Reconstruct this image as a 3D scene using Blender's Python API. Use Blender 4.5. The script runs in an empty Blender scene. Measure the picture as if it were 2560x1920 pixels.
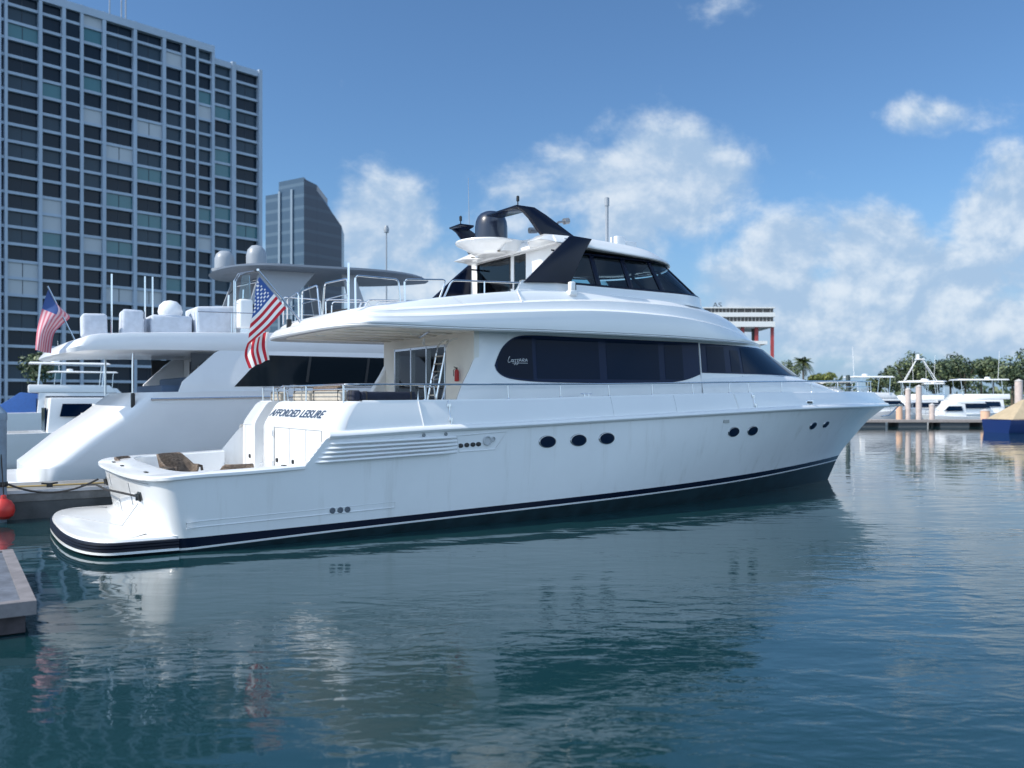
import bpy, bmesh, math, random
from mathutils import Vector, Matrix
R = math.radians
random.seed(7)
SC = bpy.context.scene
COL = SC.collection

# ------------------------------------------------------------------ camera
HZ = 2.5
cam_d = bpy.data.cameras.new("camera")
cam = bpy.data.objects.new("camera", cam_d)
COL.objects.link(cam)
cam.location = (0, 0, HZ)
cam.rotation_euler = (R(90), 0, 0)
cam_d.sensor_width = 36
cam_d.lens = 36 * 2185 / 2560
cam_d.shift_y = 36.8 / 2560
cam_d.clip_start = .1
cam_d.clip_end = 8000
SC.camera = cam
cam_d.dof.use_dof = True
cam_d.dof.focus_distance = 17.0
cam_d.dof.aperture_fstop = 1.0

# ------------------------------------------------------------------ light
PHI = R(33.07)                       # heading of the yacht
SUN_EL = R(41)
SUN_AZ = PHI + math.pi - R(9)       # math angle (from +X) of the direction towards the sun
sd = Vector((math.cos(SUN_AZ) * math.cos(SUN_EL), math.sin(SUN_AZ) * math.cos(SUN_EL), math.sin(SUN_EL)))
sun_d = bpy.data.lights.new("sun", 'SUN')
sun_d.energy = 2.75
sun_d.angle = R(.55)
sun_d.color = (1, .93, .82)
sun = bpy.data.objects.new("sun", sun_d)
COL.objects.link(sun)
sun.rotation_euler = sd.to_track_quat('Z', 'Y').to_euler()

SC.view_settings.view_transform = 'Standard'
SC.view_settings.look = 'None'
SC.view_settings.exposure = 0.7
SC.view_settings.gamma = 1

# sky: Nishita plus procedural cumulus placed by direction
W = bpy.data.worlds.new("World")
SC.world = W
W.use_nodes = True
nt = W.node_tree
nt.nodes.clear()


class NG:
    """tiny node builder"""
    def __init__(s, tree):
        s.t = tree

    def n(s, typ, **kw):
        nd = s.t.nodes.new(typ)
        for k, v in kw.items():
            setattr(nd, k, v)
        return nd

    def link(s, a, b):
        s.t.links.new(a, b)

    def m(s, op, a, b=None, c=None, clamp=False):
        nd = s.n('ShaderNodeMath', operation=op)
        nd.use_clamp = clamp
        for i, v in enumerate((a, b, c)):
            if v is None:
                continue
            if isinstance(v, (int, float)):
                nd.inputs[i].default_value = v
            else:
                s.link(v, nd.inputs[i])
        return nd.outputs[0]

    def mix(s, f, a, b):
        nd = s.n('ShaderNodeMix', data_type='RGBA')
        for sock, v in ((nd.inputs[0], f), (nd.inputs[6], a), (nd.inputs[7], b)):
            if isinstance(v, (int, float)):
                sock.default_value = v
            elif isinstance(v, tuple):
                sock.default_value = (*v, 1) if len(v) == 3 else v
            else:
                s.link(v, sock)
        return nd.outputs[2]

    def noise(s, vec, scale, detail=4, rough=.5, dist=0.0):
        nd = s.n('ShaderNodeTexNoise')
        nd.inputs['Scale'].default_value = scale
        nd.inputs['Detail'].default_value = detail
        nd.inputs['Roughness'].default_value = rough
        nd.inputs['Distortion'].default_value = dist
        if vec is not None:
            s.link(vec, nd.inputs['Vector'])
        return nd.outputs[0]

    def ramp(s, v, lo, hi):
        nd = s.n('ShaderNodeMapRange')
        nd.interpolation_type = 'SMOOTHSTEP'
        nd.inputs[1].default_value = lo
        nd.inputs[2].default_value = hi
        s.link(v, nd.inputs[0])
        return nd.outputs[0]


g = NG(nt)
sky = g.n('ShaderNodeTexSky', sky_type='NISHITA')
sky.sun_disc = False
sky.sun_elevation = SUN_EL
sky.sun_rotation = math.pi / 2 - SUN_AZ
sky.air_density = 1.0
sky.dust_density = 0.8
sky.ozone_density = 1.6
tc = g.n('ShaderNodeTexCoord')
sep = g.n('ShaderNodeSeparateXYZ')
g.link(tc.outputs['Generated'], sep.inputs[0])
dx, dy, dz = sep.outputs
ysafe = g.m('MAXIMUM', dy, .02)
cu = g.m('DIVIDE', dx, ysafe)
cv = g.m('DIVIDE', dz, ysafe)
front = g.ramp(dy, .15, .4)
comb = g.n('ShaderNodeCombineXYZ')
g.link(cu, comb.inputs[0])
g.link(g.m('MULTIPLY', cv, 1.25), comb.inputs[1])
uv = comb.outputs[0]
warp = g.noise(uv, 6.0, 5, .55)
# (u, v, radius u, radius v, weight) of each cloud: tangents of azimuth and elevation
CL = [(.165, .245, .105, .055, 1.0), (.125, .195, .05, .075, .9), (.02, .225, .065, .05, .62), (.105, .30, .03, .03, .5),
      (-.145, .19, .055, .055, 1.0), (-.12, .135, .09, .05, .8), (-.06, .10, .09, .05, .6),
      (.565, .205, .06, .065, 1.0), (.60, .14, .07, .05, .8), (.33, .17, .065, .045, .9), (.41, .165, .06, .045, 1.0),
      (.46, .13, .13, .05, 1.0), (.30, .12, .07, .045, 1.0), (.38, .08, .18, .035, .9), (.545, .085, .1, .04, 1.0),
      (.50, .325, .07, .025, .55), (.24, .45, .045, .03, .36), (.62, .24, .08, .05, .7), (-.45, .10, .3, .05, .5),
      (.1, .03, .9, .035, .5)]
acc = None
for (u0, v0, ru, rv, wt) in CL:
    a = g.m('POWER', g.m('DIVIDE', g.m('SUBTRACT', cu, u0), ru * 1.3), 2.0)
    b = g.m('POWER', g.m('DIVIDE', g.m('SUBTRACT', cv, v0), rv * 1.25), 2.0)
    e = g.m('MULTIPLY', g.m('EXPONENT', g.m('MULTIPLY', g.m('ADD', a, b), -1.0)), wt)
    acc = e if acc is None else g.m('MAXIMUM', acc, e)
fb = g.noise(uv, 8.0, 10, .60, .15)
off = g.n('ShaderNodeVectorMath', operation='ADD')
g.link(uv, off.inputs[0])
off.inputs[1].default_value = (-.010, .022, 0)
fb2 = g.noise(off.outputs[0], 8.0, 10, .60, .15)
dens = g.m('ADD', g.m('MULTIPLY', acc, .80), g.m('MULTIPLY', g.m('SUBTRACT', fb, .5), 1.25))
dens = g.ramp(dens, .20, .56)
dens = g.m('MULTIPLY', dens, front)
# unseen broken clouds behind and above the camera, added as fill for the hull
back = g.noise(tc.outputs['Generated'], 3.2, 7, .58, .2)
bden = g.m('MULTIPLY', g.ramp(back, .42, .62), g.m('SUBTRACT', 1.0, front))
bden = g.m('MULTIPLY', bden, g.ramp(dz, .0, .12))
shade = g.ramp(g.m('SUBTRACT', fb, fb2), -.10, .16)
cloudcol = g.mix(shade, (2.5, 3.45, 4.7), (4.7, 5.2, 5.75))
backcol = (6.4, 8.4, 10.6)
alpha = g.m('MULTIPLY', dens, .9)
hor = g.m('MULTIPLY', g.m('SUBTRACT', 1.0, g.ramp(dz, -.02, .24)), .8)
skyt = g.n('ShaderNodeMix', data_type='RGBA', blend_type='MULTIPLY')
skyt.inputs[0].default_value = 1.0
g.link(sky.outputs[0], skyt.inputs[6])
g.link(g.mix(front, (1.05, 1.18, 1.28), (.53, .735, .91)), skyt.inputs[7])  # sky dimmed ahead and brightened behind, as fill for the shaded hull
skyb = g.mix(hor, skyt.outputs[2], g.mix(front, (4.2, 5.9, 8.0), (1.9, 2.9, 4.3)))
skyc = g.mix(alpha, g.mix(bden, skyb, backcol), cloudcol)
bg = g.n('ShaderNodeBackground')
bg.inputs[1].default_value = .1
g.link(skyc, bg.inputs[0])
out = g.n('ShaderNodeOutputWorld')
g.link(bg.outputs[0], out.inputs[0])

# ------------------------------------------------------------------ materials
MATS = {}


def mat(name, col, rough=.5, metal=0.0, coat=0.0, spec=.5, vary=0.0, vscale=6.0, bump=0.0, bscale=40.0):
    if name in MATS:
        return MATS[name]
    m = bpy.data.materials.new(name)
    m.use_nodes = True
    k = NG(m.node_tree)
    p = m.node_tree.nodes['Principled BSDF']
    p.inputs['Base Color'].default_value = (*col, 1)
    p.inputs['Roughness'].default_value = rough
    p.inputs['Metallic'].default_value = metal
    p.inputs['Coat Weight'].default_value = coat
    p.inputs['Coat Roughness'].default_value = .06
    p.inputs['Specular IOR Level'].default_value = spec
    if vary or bump:
        t = k.n('ShaderNodeTexCoord')
    if vary:
        nz = k.noise(t.outputs['Object'], vscale, 5, .6)
        lo = tuple(max(0, c * (1 - vary)) for c in col)
        hi = tuple(min(1, c * (1 + vary)) for c in col)
        k.link(k.mix(k.ramp(nz, .3, .7), lo, hi), p.inputs['Base Color'])
        k.link(k.m('ADD', k.m('MULTIPLY', nz, .12), rough - .06), p.inputs['Roughness'])
    if bump:
        bn = k.n('ShaderNodeBump')
        bn.inputs['Strength'].default_value = bump
        bn.inputs['Distance'].default_value = .02
        k.link(k.noise(t.outputs['Object'], bscale, 4, .55), bn.inputs['Height'])
        k.link(bn.outputs[0], p.inputs['Normal'])
    MATS[name] = m
    return m


WHITE = mat('white_gelcoat', (.80, .805, .81), .22, coat=.35, vary=.015, vscale=.8, bump=.012, bscale=1.3)
HULLW = mat('white_hull_gelcoat', (.78, .79, .80), .2, coat=.4, vary=.03, vscale=.5, bump=.03, bscale=.9)


def streaks(m, amt):
    """faint vertical run-off marks and scuffs"""
    k = NG(m.node_tree)
    p = m.node_tree.nodes['Principled BSDF']
    src = p.inputs['Base Color'].links[0].from_socket
    t = k.n('ShaderNodeTexCoord')
    mp = k.n('ShaderNodeMapping')
    mp.inputs['Scale'].default_value = (3.0, 3.0, .22)
    k.link(t.outputs['Object'], mp.inputs[0])
    f = k.m('MULTIPLY', k.ramp(k.noise(mp.outputs[0], 1.0, 6, .65), .52, .80), amt)
    k.link(k.mix(f, src, (.42, .40, .36)), p.inputs['Base Color'])


streaks(HULLW, .35)
NONSKID = mat('white_nonskid', (.74, .75, .75), .7, vary=.03, vscale=3, bump=.15, bscale=160)
WHITE_BOUNCE = mat('white_gelcoat_bounce', (.76, .73, .67), .35, vary=.03, vscale=1.5)  # white gelcoat in shade, warm bounced light put into the base colour
NAVY = mat('navy_gelcoat', (.002, .006, .022), .18, spec=.25, vary=.1, vscale=2)
BOTTOM = mat('dark_antifoul', (.009, .026, .034), .45, vary=.35, vscale=3)
BLACK = mat('black_plastic', (.012, .012, .013), .4)
GLASSD = mat('dark_window_glass', (.0008, .011, .034), .05, spec=.08)
FRAMEN = mat('navy_window_frame', (.006, .018, .055), .22, spec=.12)
STEEL = mat('polished_steel', (.72, .73, .75), .16, metal=1.0)
GREYSEAM = mat('grey_seam', (.36, .37, .38), .6)
RUBBER = mat('black_rubber', (.006, .008, .018), .42, spec=.3, vary=.2)
BEIGEC = mat('beige_cushion', (.46, .42, .36), .85, vary=.08, vscale=9, bump=.2, bscale=30)
NAVYC = mat('navy_cover_fabric', (.012, .018, .04), .8, vary=.15, bump=.2, bscale=25)
ROPE = mat('black_rope', (.02, .02, .022), .9, bump=.4, bscale=120)
TANROPE = mat('tan_rope', (.5, .36, .16), .9)
RED = mat('red_paint', (.42, .02, .02), .4)
WOODD = mat('weathered_dock_wood', (.16, .15, .15), .85, vary=.3, vscale=7, bump=.4, bscale=30)
CONC = mat('dock_concrete', (.20, .20, .20), .9, vary=.25, vscale=2.5, bump=.3, bscale=14)
TEAKI = mat('interior_wood', (.10, .055, .03), .4)
GREYR = mat('grey_dome_plastic', (.30, .33, .37), .4)


def wicker():
    m = bpy.data.materials.new('brown_wicker')
    m.use_nodes = True
    k = NG(m.node_tree)
    p = m.node_tree.nodes['Principled BSDF']
    t = k.n('ShaderNodeTexCoord')
    ck = k.n('ShaderNodeTexBrick')
    ck.inputs['Scale'].default_value = 11
    ck.inputs['Color1'].default_value = (.30, .22, .16, 1)
    ck.inputs['Color2'].default_value = (.13, .09, .065, 1)
    ck.inputs['Mortar'].default_value = (.018, .012, .009, 1)
    ck.inputs['Mortar Size'].default_value = .03
    k.link(t.outputs['UV'], ck.inputs['Vector'])
    k.link(ck.outputs['Color'], p.inputs['Base Color'])
    p.inputs['Roughness'].default_value = .6
    bn = k.n('ShaderNodeBump')
    bn.inputs['Strength'].default_value = .8
    bn.inputs['Distance'].default_value = .01
    bn.invert = True
    k.link(ck.outputs['Fac'], bn.inputs['Height'])
    k.link(bn.outputs[0], p.inputs['Normal'])
    return m


WICK = wicker()


def tinted(name, tint, gl=.08):
    """see-through tinted pane"""
    m = bpy.data.materials.new(name)
    m.use_nodes = True
    k = NG(m.node_tree)
    m.node_tree.nodes.clear()
    tr = k.n('ShaderNodeBsdfTransparent')
    tr.inputs[0].default_value = (*tint, 1)
    gs = k.n('ShaderNodeBsdfGlossy')
    gs.inputs['Roughness'].default_value = .03
    gs.inputs['Color'].default_value = (.9, .95, 1, 1)
    fr = k.n('ShaderNodeFresnel')
    fr.inputs[0].default_value = 1.5
    mx = k.n('ShaderNodeMixShader')
    k.link(fr.outputs[0], mx.inputs[0])
    k.link(tr.outputs[0], mx.inputs[1])
    k.link(gs.outputs[0], mx.inputs[2])
    o = k.n('ShaderNodeOutputMaterial')
    k.link(mx.outputs[0], o.inputs[0])
    return m


TINT = tinted('tinted_lounge_glass', (.56, .76, .80))
CLEAR = tinted('clear_screen_glass', (.8, .88, .9))


# ------------------------------------------------------------------ mesh helpers
class MB:
    def __init__(s):
        s.bm = bmesh.new()
        s.uv = None

    def face(s, pts, mi=0):
        vs = [s.bm.verts.new(p) for p in pts]
        try:
            f = s.bm.faces.new(vs)
            f.material_index = mi
            return f
        except ValueError:
            return None

    def grid(s, rows, mi=0, close=False, mif=None):
        V = [[s.bm.verts.new(p) for p in r] for r in rows]
        n = len(V[0])
        for j in range(len(V) - 1):
            for i in range(n if close else n - 1):
                i2 = (i + 1) % n
                q = [V[j][i], V[j][i2], V[j + 1][i2], V[j + 1][i]]
                q2 = []
                for v in q:
                    if all((v.co - w.co).length > 1e-6 for w in q2):
                        q2.append(v)
                if len(q2) > 2:
                    try:
                        f = s.bm.faces.new(q2)
                        f.material_index = mif(j, i) if mif else mi
                    except ValueError:
                        pass
        return V

    def box(s, c, size, rot=None, mi=0):
        sx, sy, sz = (d / 2 for d in size)
        P = [Vector((x, y, z)) for x in (-sx, sx) for y in (-sy, sy) for z in (-sz, sz)]
        if rot:
            M = Matrix.Rotation(rot[2], 3, 'Z') @ Matrix.Rotation(rot[1], 3, 'Y') @ Matrix.Rotation(rot[0], 3, 'X')
            P = [M @ p for p in P]
        vs = [s.bm.verts.new(Vector(c) + p) for p in P]
        for q in ((0, 1, 3, 2), (4, 6, 7, 5), (0, 4, 5, 1), (2, 3, 7, 6), (0, 2, 6, 4), (1, 5, 7, 3)):
            s.bm.faces.new([vs[i] for i in q]).material_index = mi

    def hexa(s, bot, top, mi=0):
        """solid between two polygons of equal length"""
        a = [s.bm.verts.new(p) for p in bot]
        b = [s.bm.verts.new(p) for p in top]
        n = len(a)
        s.bm.faces.new(a[::-1]).material_index = mi
        s.bm.faces.new(b).material_index = mi
        for i in range(n):
            s.bm.faces.new([a[i], a[(i + 1) % n], b[(i + 1) % n], b[i]]).material_index = mi

    def tube(s, pts, r, seg=8, mi=0, cap=True, r2=None):
        pts = [Vector(p) for p in pts]
        n = len(pts)
        rings = []
        up = Vector((0, 0, 1))
        for i, p in enumerate(pts):
            t = (pts[min(i + 1, n - 1)] - pts[max(i - 1, 0)]).normalized()
            a = t.cross(up if abs(t.z) < .95 else Vector((1, 0, 0))).normalized()
            b = t.cross(a)
            rr = r if r2 is None else r + (r2 - r) * i / (n - 1)
            rings.append([p + (a * math.cos(2 * math.pi * k / seg) + b * math.sin(2 * math.pi * k / seg)) * rr for k in range(seg)])
        V = s.grid(rings, mi, close=True)
        if cap:
            for ring in (V[0][::-1], V[-1]):
                try:
                    s.bm.faces.new(ring).material_index = mi
                except ValueError:
                    pass

    def lathe(s, prof, c=(0, 0, 0), seg=24, mi=0, M=None):
        rows = []
        for (r, z) in prof:
            ring = [Vector((r * math.cos(2 * math.pi * k / seg), r * math.sin(2 * math.pi * k / seg), z)) for k in range(seg)]
            rows.append([(M @ p if M else p) + Vector(c) for p in ring])
        V = s.grid(rows, mi, close=True)
        for ring, rr in ((V[0][::-1], prof[0][0]), (V[-1], prof[-1][0])):
            if rr > 1e-5:
                s.bm.faces.new(ring).material_index = mi

    def build(s, name, mats, parent=None, ang=32, bev=0, seg=2, thick=0, split=True):
        """link the mesh; pieces that stand apart from one another become objects of their own"""
        bm = s.bm
        bmesh.ops.remove_doubles(bm, verts=bm.verts, dist=1e-5)
        bmesh.ops.recalc_face_normals(bm, faces=bm.faces)
        if bev:
            es = [e for e in bm.edges if len(e.link_faces) == 2 and e.calc_face_angle(0) > R(40)]
            bmesh.ops.bevel(bm, geom=es, offset=bev, segments=seg, affect='EDGES', profile=.5, clamp_overlap=True)
        for e in bm.edges:
            e.smooth = not (len(e.link_faces) == 2 and e.calc_face_angle(0) > R(ang))
        for f in bm.faces:
            f.smooth = True
        groups = s.pieces() if split and parent is not None else None
        me = bpy.data.meshes.new(name)
        objs = []
        if groups and len(groups) > 1:
            for gset in groups:
                b2 = bm.copy()
                b2.verts.ensure_lookup_table()
                bmesh.ops.delete(b2, geom=[v for v in b2.verts if v.index not in gset], context='VERTS')
                m2 = bpy.data.meshes.new(name)
                b2.to_mesh(m2)
                b2.free()
                objs.append(m2)
        else:
            bm.to_mesh(me)
            objs.append(me)
        bm.free()
        res = None
        for m2 in objs:
            for m in (mats if isinstance(mats, (list, tuple)) else [mats]):
                m2.materials.append(m)
            o = bpy.data.objects.new(name, m2)
            COL.objects.link(o)
            if parent:
                o.parent = parent
            if thick:
                md = o.modifiers.new('thickness', 'SOLIDIFY')
                md.thickness = thick
                md.offset = 0
            res = res or o
        return res

    def pieces(s, pad=.02):
        """sets of vertex indices: loose islands, joined when their boxes touch"""
        bm = s.bm
        bm.verts.index_update()
        seen, isl = set(), []
        for v in bm.verts:
            if v in seen:
                continue
            st, grp = [v], []
            seen.add(v)
            while st:
                w = st.pop()
                grp.append(w)
                for e in w.link_edges:
                    q = e.other_vert(w)
                    if q not in seen:
                        seen.add(q)
                        st.append(q)
            isl.append(grp)
        if len(isl) == 1 or len(isl) > 150:
            return None
        bb = [[[min(v.co[k] for v in gq) - pad for k in range(3)], [max(v.co[k] for v in gq) + pad for k in range(3)]] for gq in isl]
        par = list(range(len(isl)))

        def fd(i):
            while par[i] != i:
                i = par[i]
            return i
        for i in range(len(isl)):
            for j in range(i):
                if all(bb[i][0][k] <= bb[j][1][k] and bb[j][0][k] <= bb[i][1][k] for k in range(3)):
                    par[fd(i)] = fd(j)
        out = {}
        for i, gq in enumerate(isl):
            out.setdefault(fd(i), set()).update(v.index for v in gq)
        return sorted(out.values(), key=len, reverse=True)


def thing(name, label, cat, loc=(0, 0, 0), rz=0, group=None):
    o = bpy.data.objects.new(name, None)
    COL.objects.link(o)
    o.location = loc
    o.rotation_euler = (0, 0, rz)
    o.empty_display_size = .3
    return tag(o, label, cat, group)


def tag(o, label, cat, group=None):
    o['label'] = label
    o['category'] = cat
    if group:
        o['group'] = group
    return o


def struct(o):
    o['kind'] = 'structure'
    return o


def pw(pts):
    """piecewise-linear function with smoothing"""
    def f(x):
        if x <= pts[0][0]:
            return pts[0][1]
        for (a, b), (c, d) in zip(pts, pts[1:]):
            if x <= c:
                return b + (d - b) * (x - a) / (c - a)
        return pts[-1][1]
    return f


def sm(pts):
    """smooth (Catmull-Rom) interpolation"""
    xs = [p[0] for p in pts]
    ys = [p[1] for p in pts]
    n = len(pts)
    tg = []
    for i in range(n):
        a, b = max(0, i - 1), min(n - 1, i + 1)
        tg.append((ys[b] - ys[a]) / (xs[b] - xs[a]))

    def f(x):
        if x <= xs[0]:
            return ys[0]
        if x >= xs[-1]:
            return ys[-1]
        for i in range(n - 1):
            if x <= xs[i + 1]:
                h = xs[i + 1] - xs[i]
                t = (x - xs[i]) / h
                return ((2 * t ** 3 - 3 * t * t + 1) * ys[i] + (t ** 3 - 2 * t * t + t) * h * tg[i]
                        + (-2 * t ** 3 + 3 * t * t) * ys[i + 1] + (t ** 3 - t * t) * h * tg[i + 1])
    return f


def beam(x, Wd, xs, xn, ne, me=1.0):
    if x <= xs:
        return Wd
    t = min(1, (x - xs) / (xn - xs))
    return Wd * max(0, 1 - t ** ne) ** me


ARC, SIDE = 14, 44


def plan(xt, L, Wd, xs, xn, ne, me=1.0, na=3.2):
    """half outline of a boat-shaped level: aft centre -> corner -> bow centre, as (x, y>=0)"""
    pts = []
    for i in range(ARC):
        th = math.pi / 2 * i / ARC
        pts.append((xt + L * (1 - math.cos(th) ** (2 / na)), Wd * math.sin(th) ** (2 / na)))
    x0 = xt + L
    for i in range(SIDE + 1):
        u = i / SIDE
        u = 1 - (1 - u) ** 1.7
        x = x0 + (xn - x0) * u
        pts.append((x, beam(x, Wd, xs, xn, ne, me)))
    return pts


def both(mb, rows, mi=0, mif=None):
    """loft rows (half outlines) on starboard and port"""
    mb.grid([[(x, -y, z) for x, y, z in r] for r in rows], mi, mif=mif)
    mb.grid([[(x, y, z) for x, y, z in r] for r in rows], mi, mif=mif)


def zrow(pl, zf):
    return [(x, y, zf(x) if callable(zf) else zf) for x, y in pl]

# ================================================================== THE WHITE MOTOR YACHT
# yacht frame: x forward from the transom, y to port, z up; the photographer stands off the starboard quarter
BX, BY = -7.047, 16.6
WATER_Z = -.055
BM = Matrix.Translation((BX, BY, 0)) @ Matrix.Rotation(PHI, 4, 'Z')


def WP(x, y, z):
    return tuple(BM @ Vector((x, y, z)))


yacht = thing('motor_yacht', 'large white motor yacht with navy window bands, lying stern-left across the picture', 'yacht', (BX, BY, 0), PHI)

z_rub = sm([(-.5, 1.78), (2.7, 1.83), (4.5, 1.90), (6.8, 1.96), (10, 2.07), (13.2, 2.17), (16, 2.24), (19.2, 2.27), (23.6, 2.28)])
z_cap = sm([(2.9, 2.45), (4.6, 2.46), (6.9, 2.49), (10.2, 2.57), (12, 2.61), (14, 2.64), (17, 2.67), (19.7, 2.70), (23.6, 2.70)])
z_coam = sm([(-.6, 1.16), (.43, 1.22), (1.1, 1.235), (2.6, 1.30)])
z_wht = sm([(-1.5, -.045), (-.5, -.02), (3.3, .11), (10.35, .29), (14, .38), (17.8, .49), (21, .55)])
z_drk = sm([(-1.5, .185), (-.3, .188), (.6, .195), (3.3, .25), (10.35, .43), (14, .53), (17.8, .63), (21.2, .70)])
stem = sm([(-.6, 19.9), (.16, 20.45), (.65, 20.88), (.78, 20.98), (1.19, 21.55), (1.82, 22.48), (2.28, 23.52)])


def b_rub(x):
    return beam(x, 2.8, 11, 23.5, 2.3)


def hull_b(x, h, xe):
    """half-breadth at height fraction h (0 water, 1 rub rail), waterline ending at xe"""
    h = max(0, min(1, h))
    bm = 2.62 + .18 * h ** .8
    return beam(x, bm, 5 + 6 * h, xe, 2.2 + .1 * h)


XK = [.15, .35, .6, .9, 1.3, 1.7, 2.0, 2.2, 2.3, 2.4, 2.5, 2.6, 2.7, 2.85, 3.1] + [3.5 + .55 * i for i in range(30)] + [20.2, 20.7, 21.2, 21.6, 22, 22.35, 22.65, 22.9, 23.1, 23.25, 23.38, 23.47, 23.52]


def hull_top(x):
    if x < 2.2:
        return z_coam(x)
    if x < 2.65:
        return z_coam(2.2) + (z_rub(2.65) - z_coam(2.2)) * (x - 2.2) / .45
    return z_rub(x)


def hull_row(zf, zbow, xt):
    h = max(0, min(1, (zbow + .1) / 2.38))
    xe = stem(zbow)
    r = []
    bmx = hull_b(0, h, xe)
    L = .62
    for i in range(ARC):
        th = math.pi / 2 * i / ARC
        x = xt + L * (1 - math.cos(th) ** (2 / 3.0))
        r.append((x, bmx * math.sin(th) ** (2 / 3.0), zf(x)))
    for xk in XK:
        x = xt + L + xk * .0 + (xk - .15) if xk < 2 and xt + L > .15 else xk
        x = xk if xk > 1.2 else (xt + L) + (xk - .15) * (1.3 - xt - L) / (1.3 - .15)
        xx = x if x < 8 else 8 + (x - 8) * (xe - 8) / (23.52 - 8)
        r.append((xx, hull_b(xx, h, xe) if xk < 23.52 else 0.0, zf(xx)))
    return r


rows = [hull_row(lambda x: -.7, -.6, -.2), hull_row(lambda x: z_wht(x) - .015, .53, -.24), hull_row(lambda x: z_wht(x) + .02, .57, -.24),
        hull_row(z_drk, .70, -.26)]
rows[0] = [(x, y * .82, z) for x, y, z in rows[0]]
NT = 7
for j in range(1, NT + 1):
    f = j / NT
    rows.append(hull_row(lambda x, f=f: z_drk(x) + (hull_top(x) - z_drk(x)) * f, .70 + 1.58 * f, -.26 - .2 * f))
mb = MB()
both(mb, rows, mif=lambda j, i: 2 if j == 0 else 0 if j == 1 else 1 if j == 2 else 0)
hull = mb.build('hull', [HULLW, NAVY, BOTTOM], yacht, ang=38)


def hull_y(x, z):
    """starboard hull surface at (x, z), found on the lofted rows"""
    best = None
    prev = None
    for r in rows[1:]:
        c = None
        for a, b in zip(r[ARC:], r[ARC + 1:]):
            if a[0] <= x <= b[0] + 1e-9:
                t = (x - a[0]) / max(1e-9, b[0] - a[0])
                c = (a[1] + (b[1] - a[1]) * t, a[2] + (b[2] - a[2]) * t)
                break
        if c is None:
            continue
        if prev and prev[1] <= z <= c[1]:
            t = (z - prev[1]) / (c[1] - prev[1])
            return -(prev[0] + (c[0] - prev[0]) * t)
        prev = c
    return -prev[0]


# swim platform with a ribbed navy fender band
def plat(off, z):
    return [(x, max(0, y), z) for x, y in [(-1.43 - off + (.75 * (1 - math.cos(math.pi / 2 * i / 12) ** (2 / 2.6))),
            (2.58 + off) * math.sin(math.pi / 2 * i / 12) ** (2 / 2.6)) for i in range(13)] + [(-.3, 2.6 + off), (.12, 2.62 + off)]]


mb = MB()
pr = [plat(-.5, .235), plat(-.06, .235), plat(-.02, .225), plat(0, .19)]
both(mb, pr)
mb.grid([[(x, -y, z) for x, y, z in plat(-.5, .235)], [(x, y, z) for x, y, z in plat(-.5, .235)]])
swim = mb.build('swim_platform', WHITE, yacht)
mb = MB()
prof = [(0, .188), (.03, .18), (.035, .15), (.02, .14), (.035, .13), (.035, .10), (.02, .09), (.035, .08), (.035, .05), (.015, .035)]
both(mb, [plat(o, z) for o, z in prof])
mb.build('fender_band', RUBBER, swim)
mb = MB()
both(mb, [plat(.015, .036), plat(.03, .03), plat(.03, -.005), plat(.0, -.012)])
mb.build('edge_strip', WHITE, swim)
mb = MB()
both(mb, [plat(-.02, -.011), plat(-.16, -.2), plat(-.6, -.5)])
mb.build('underside', BOTTOM, swim)
mb = MB()
mb.tube([(-1.22, 1.3, .24), (-.47, -.9, .24)], .006, 5)
mb.tube([(-.35, -1.7, .7), (-.47, -.9, .24)], .008, 5)
mb.build('hatch_seam', GREYSEAM, swim)

# fillet between platform and transom
mb = MB()
fr = []
for i in range(7):
    a = math.pi / 2 * i / 6
    rr = []
    for (x, y, z) in rows[4][:ARC + 1]:
        rr.append((x - .16 * (1 - math.sin(a)) * (1 if y < 2.4 else .3) + .012, y * .985, .232 + .16 * (1 - math.cos(a))))
    fr.append(rr)
both(mb, fr)
mb.build('transom_foot', WHITE, yacht)

# transom fittings, seams and hailing port
mb = MB()


def tr_x(y, z):
    f = max(0, min(1, (z - .25) / .93))
    return -.26 - .2 * f + .62 * (1 - max(0, 1 - (abs(y) / 2.78) ** 3) ** (1 / 3)) - .012


for (a, b) in (((.9, 1.03), (.9, .80)), ((-1.15, 1.02), (-1.15, .62)), ((.2, .62), (.2, .36))):
    mb.tube([(tr_x(a[0], a[1]), a[0], a[1]), (tr_x(b[0], b[1]), b[0], b[1])], .007, 5)
mb.tube([(tr_x(-.55, .34), -.55, .36), (tr_x(-1.3, .34), -1.3, .36)], .006, 5)
mb.tube([(tr_x(y, 1.08), y, 1.08) for y in [1.9 - .2 * i for i in range(22)]], .006, 5)
mb.build('transom_seam', GREYSEAM, yacht)

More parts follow.
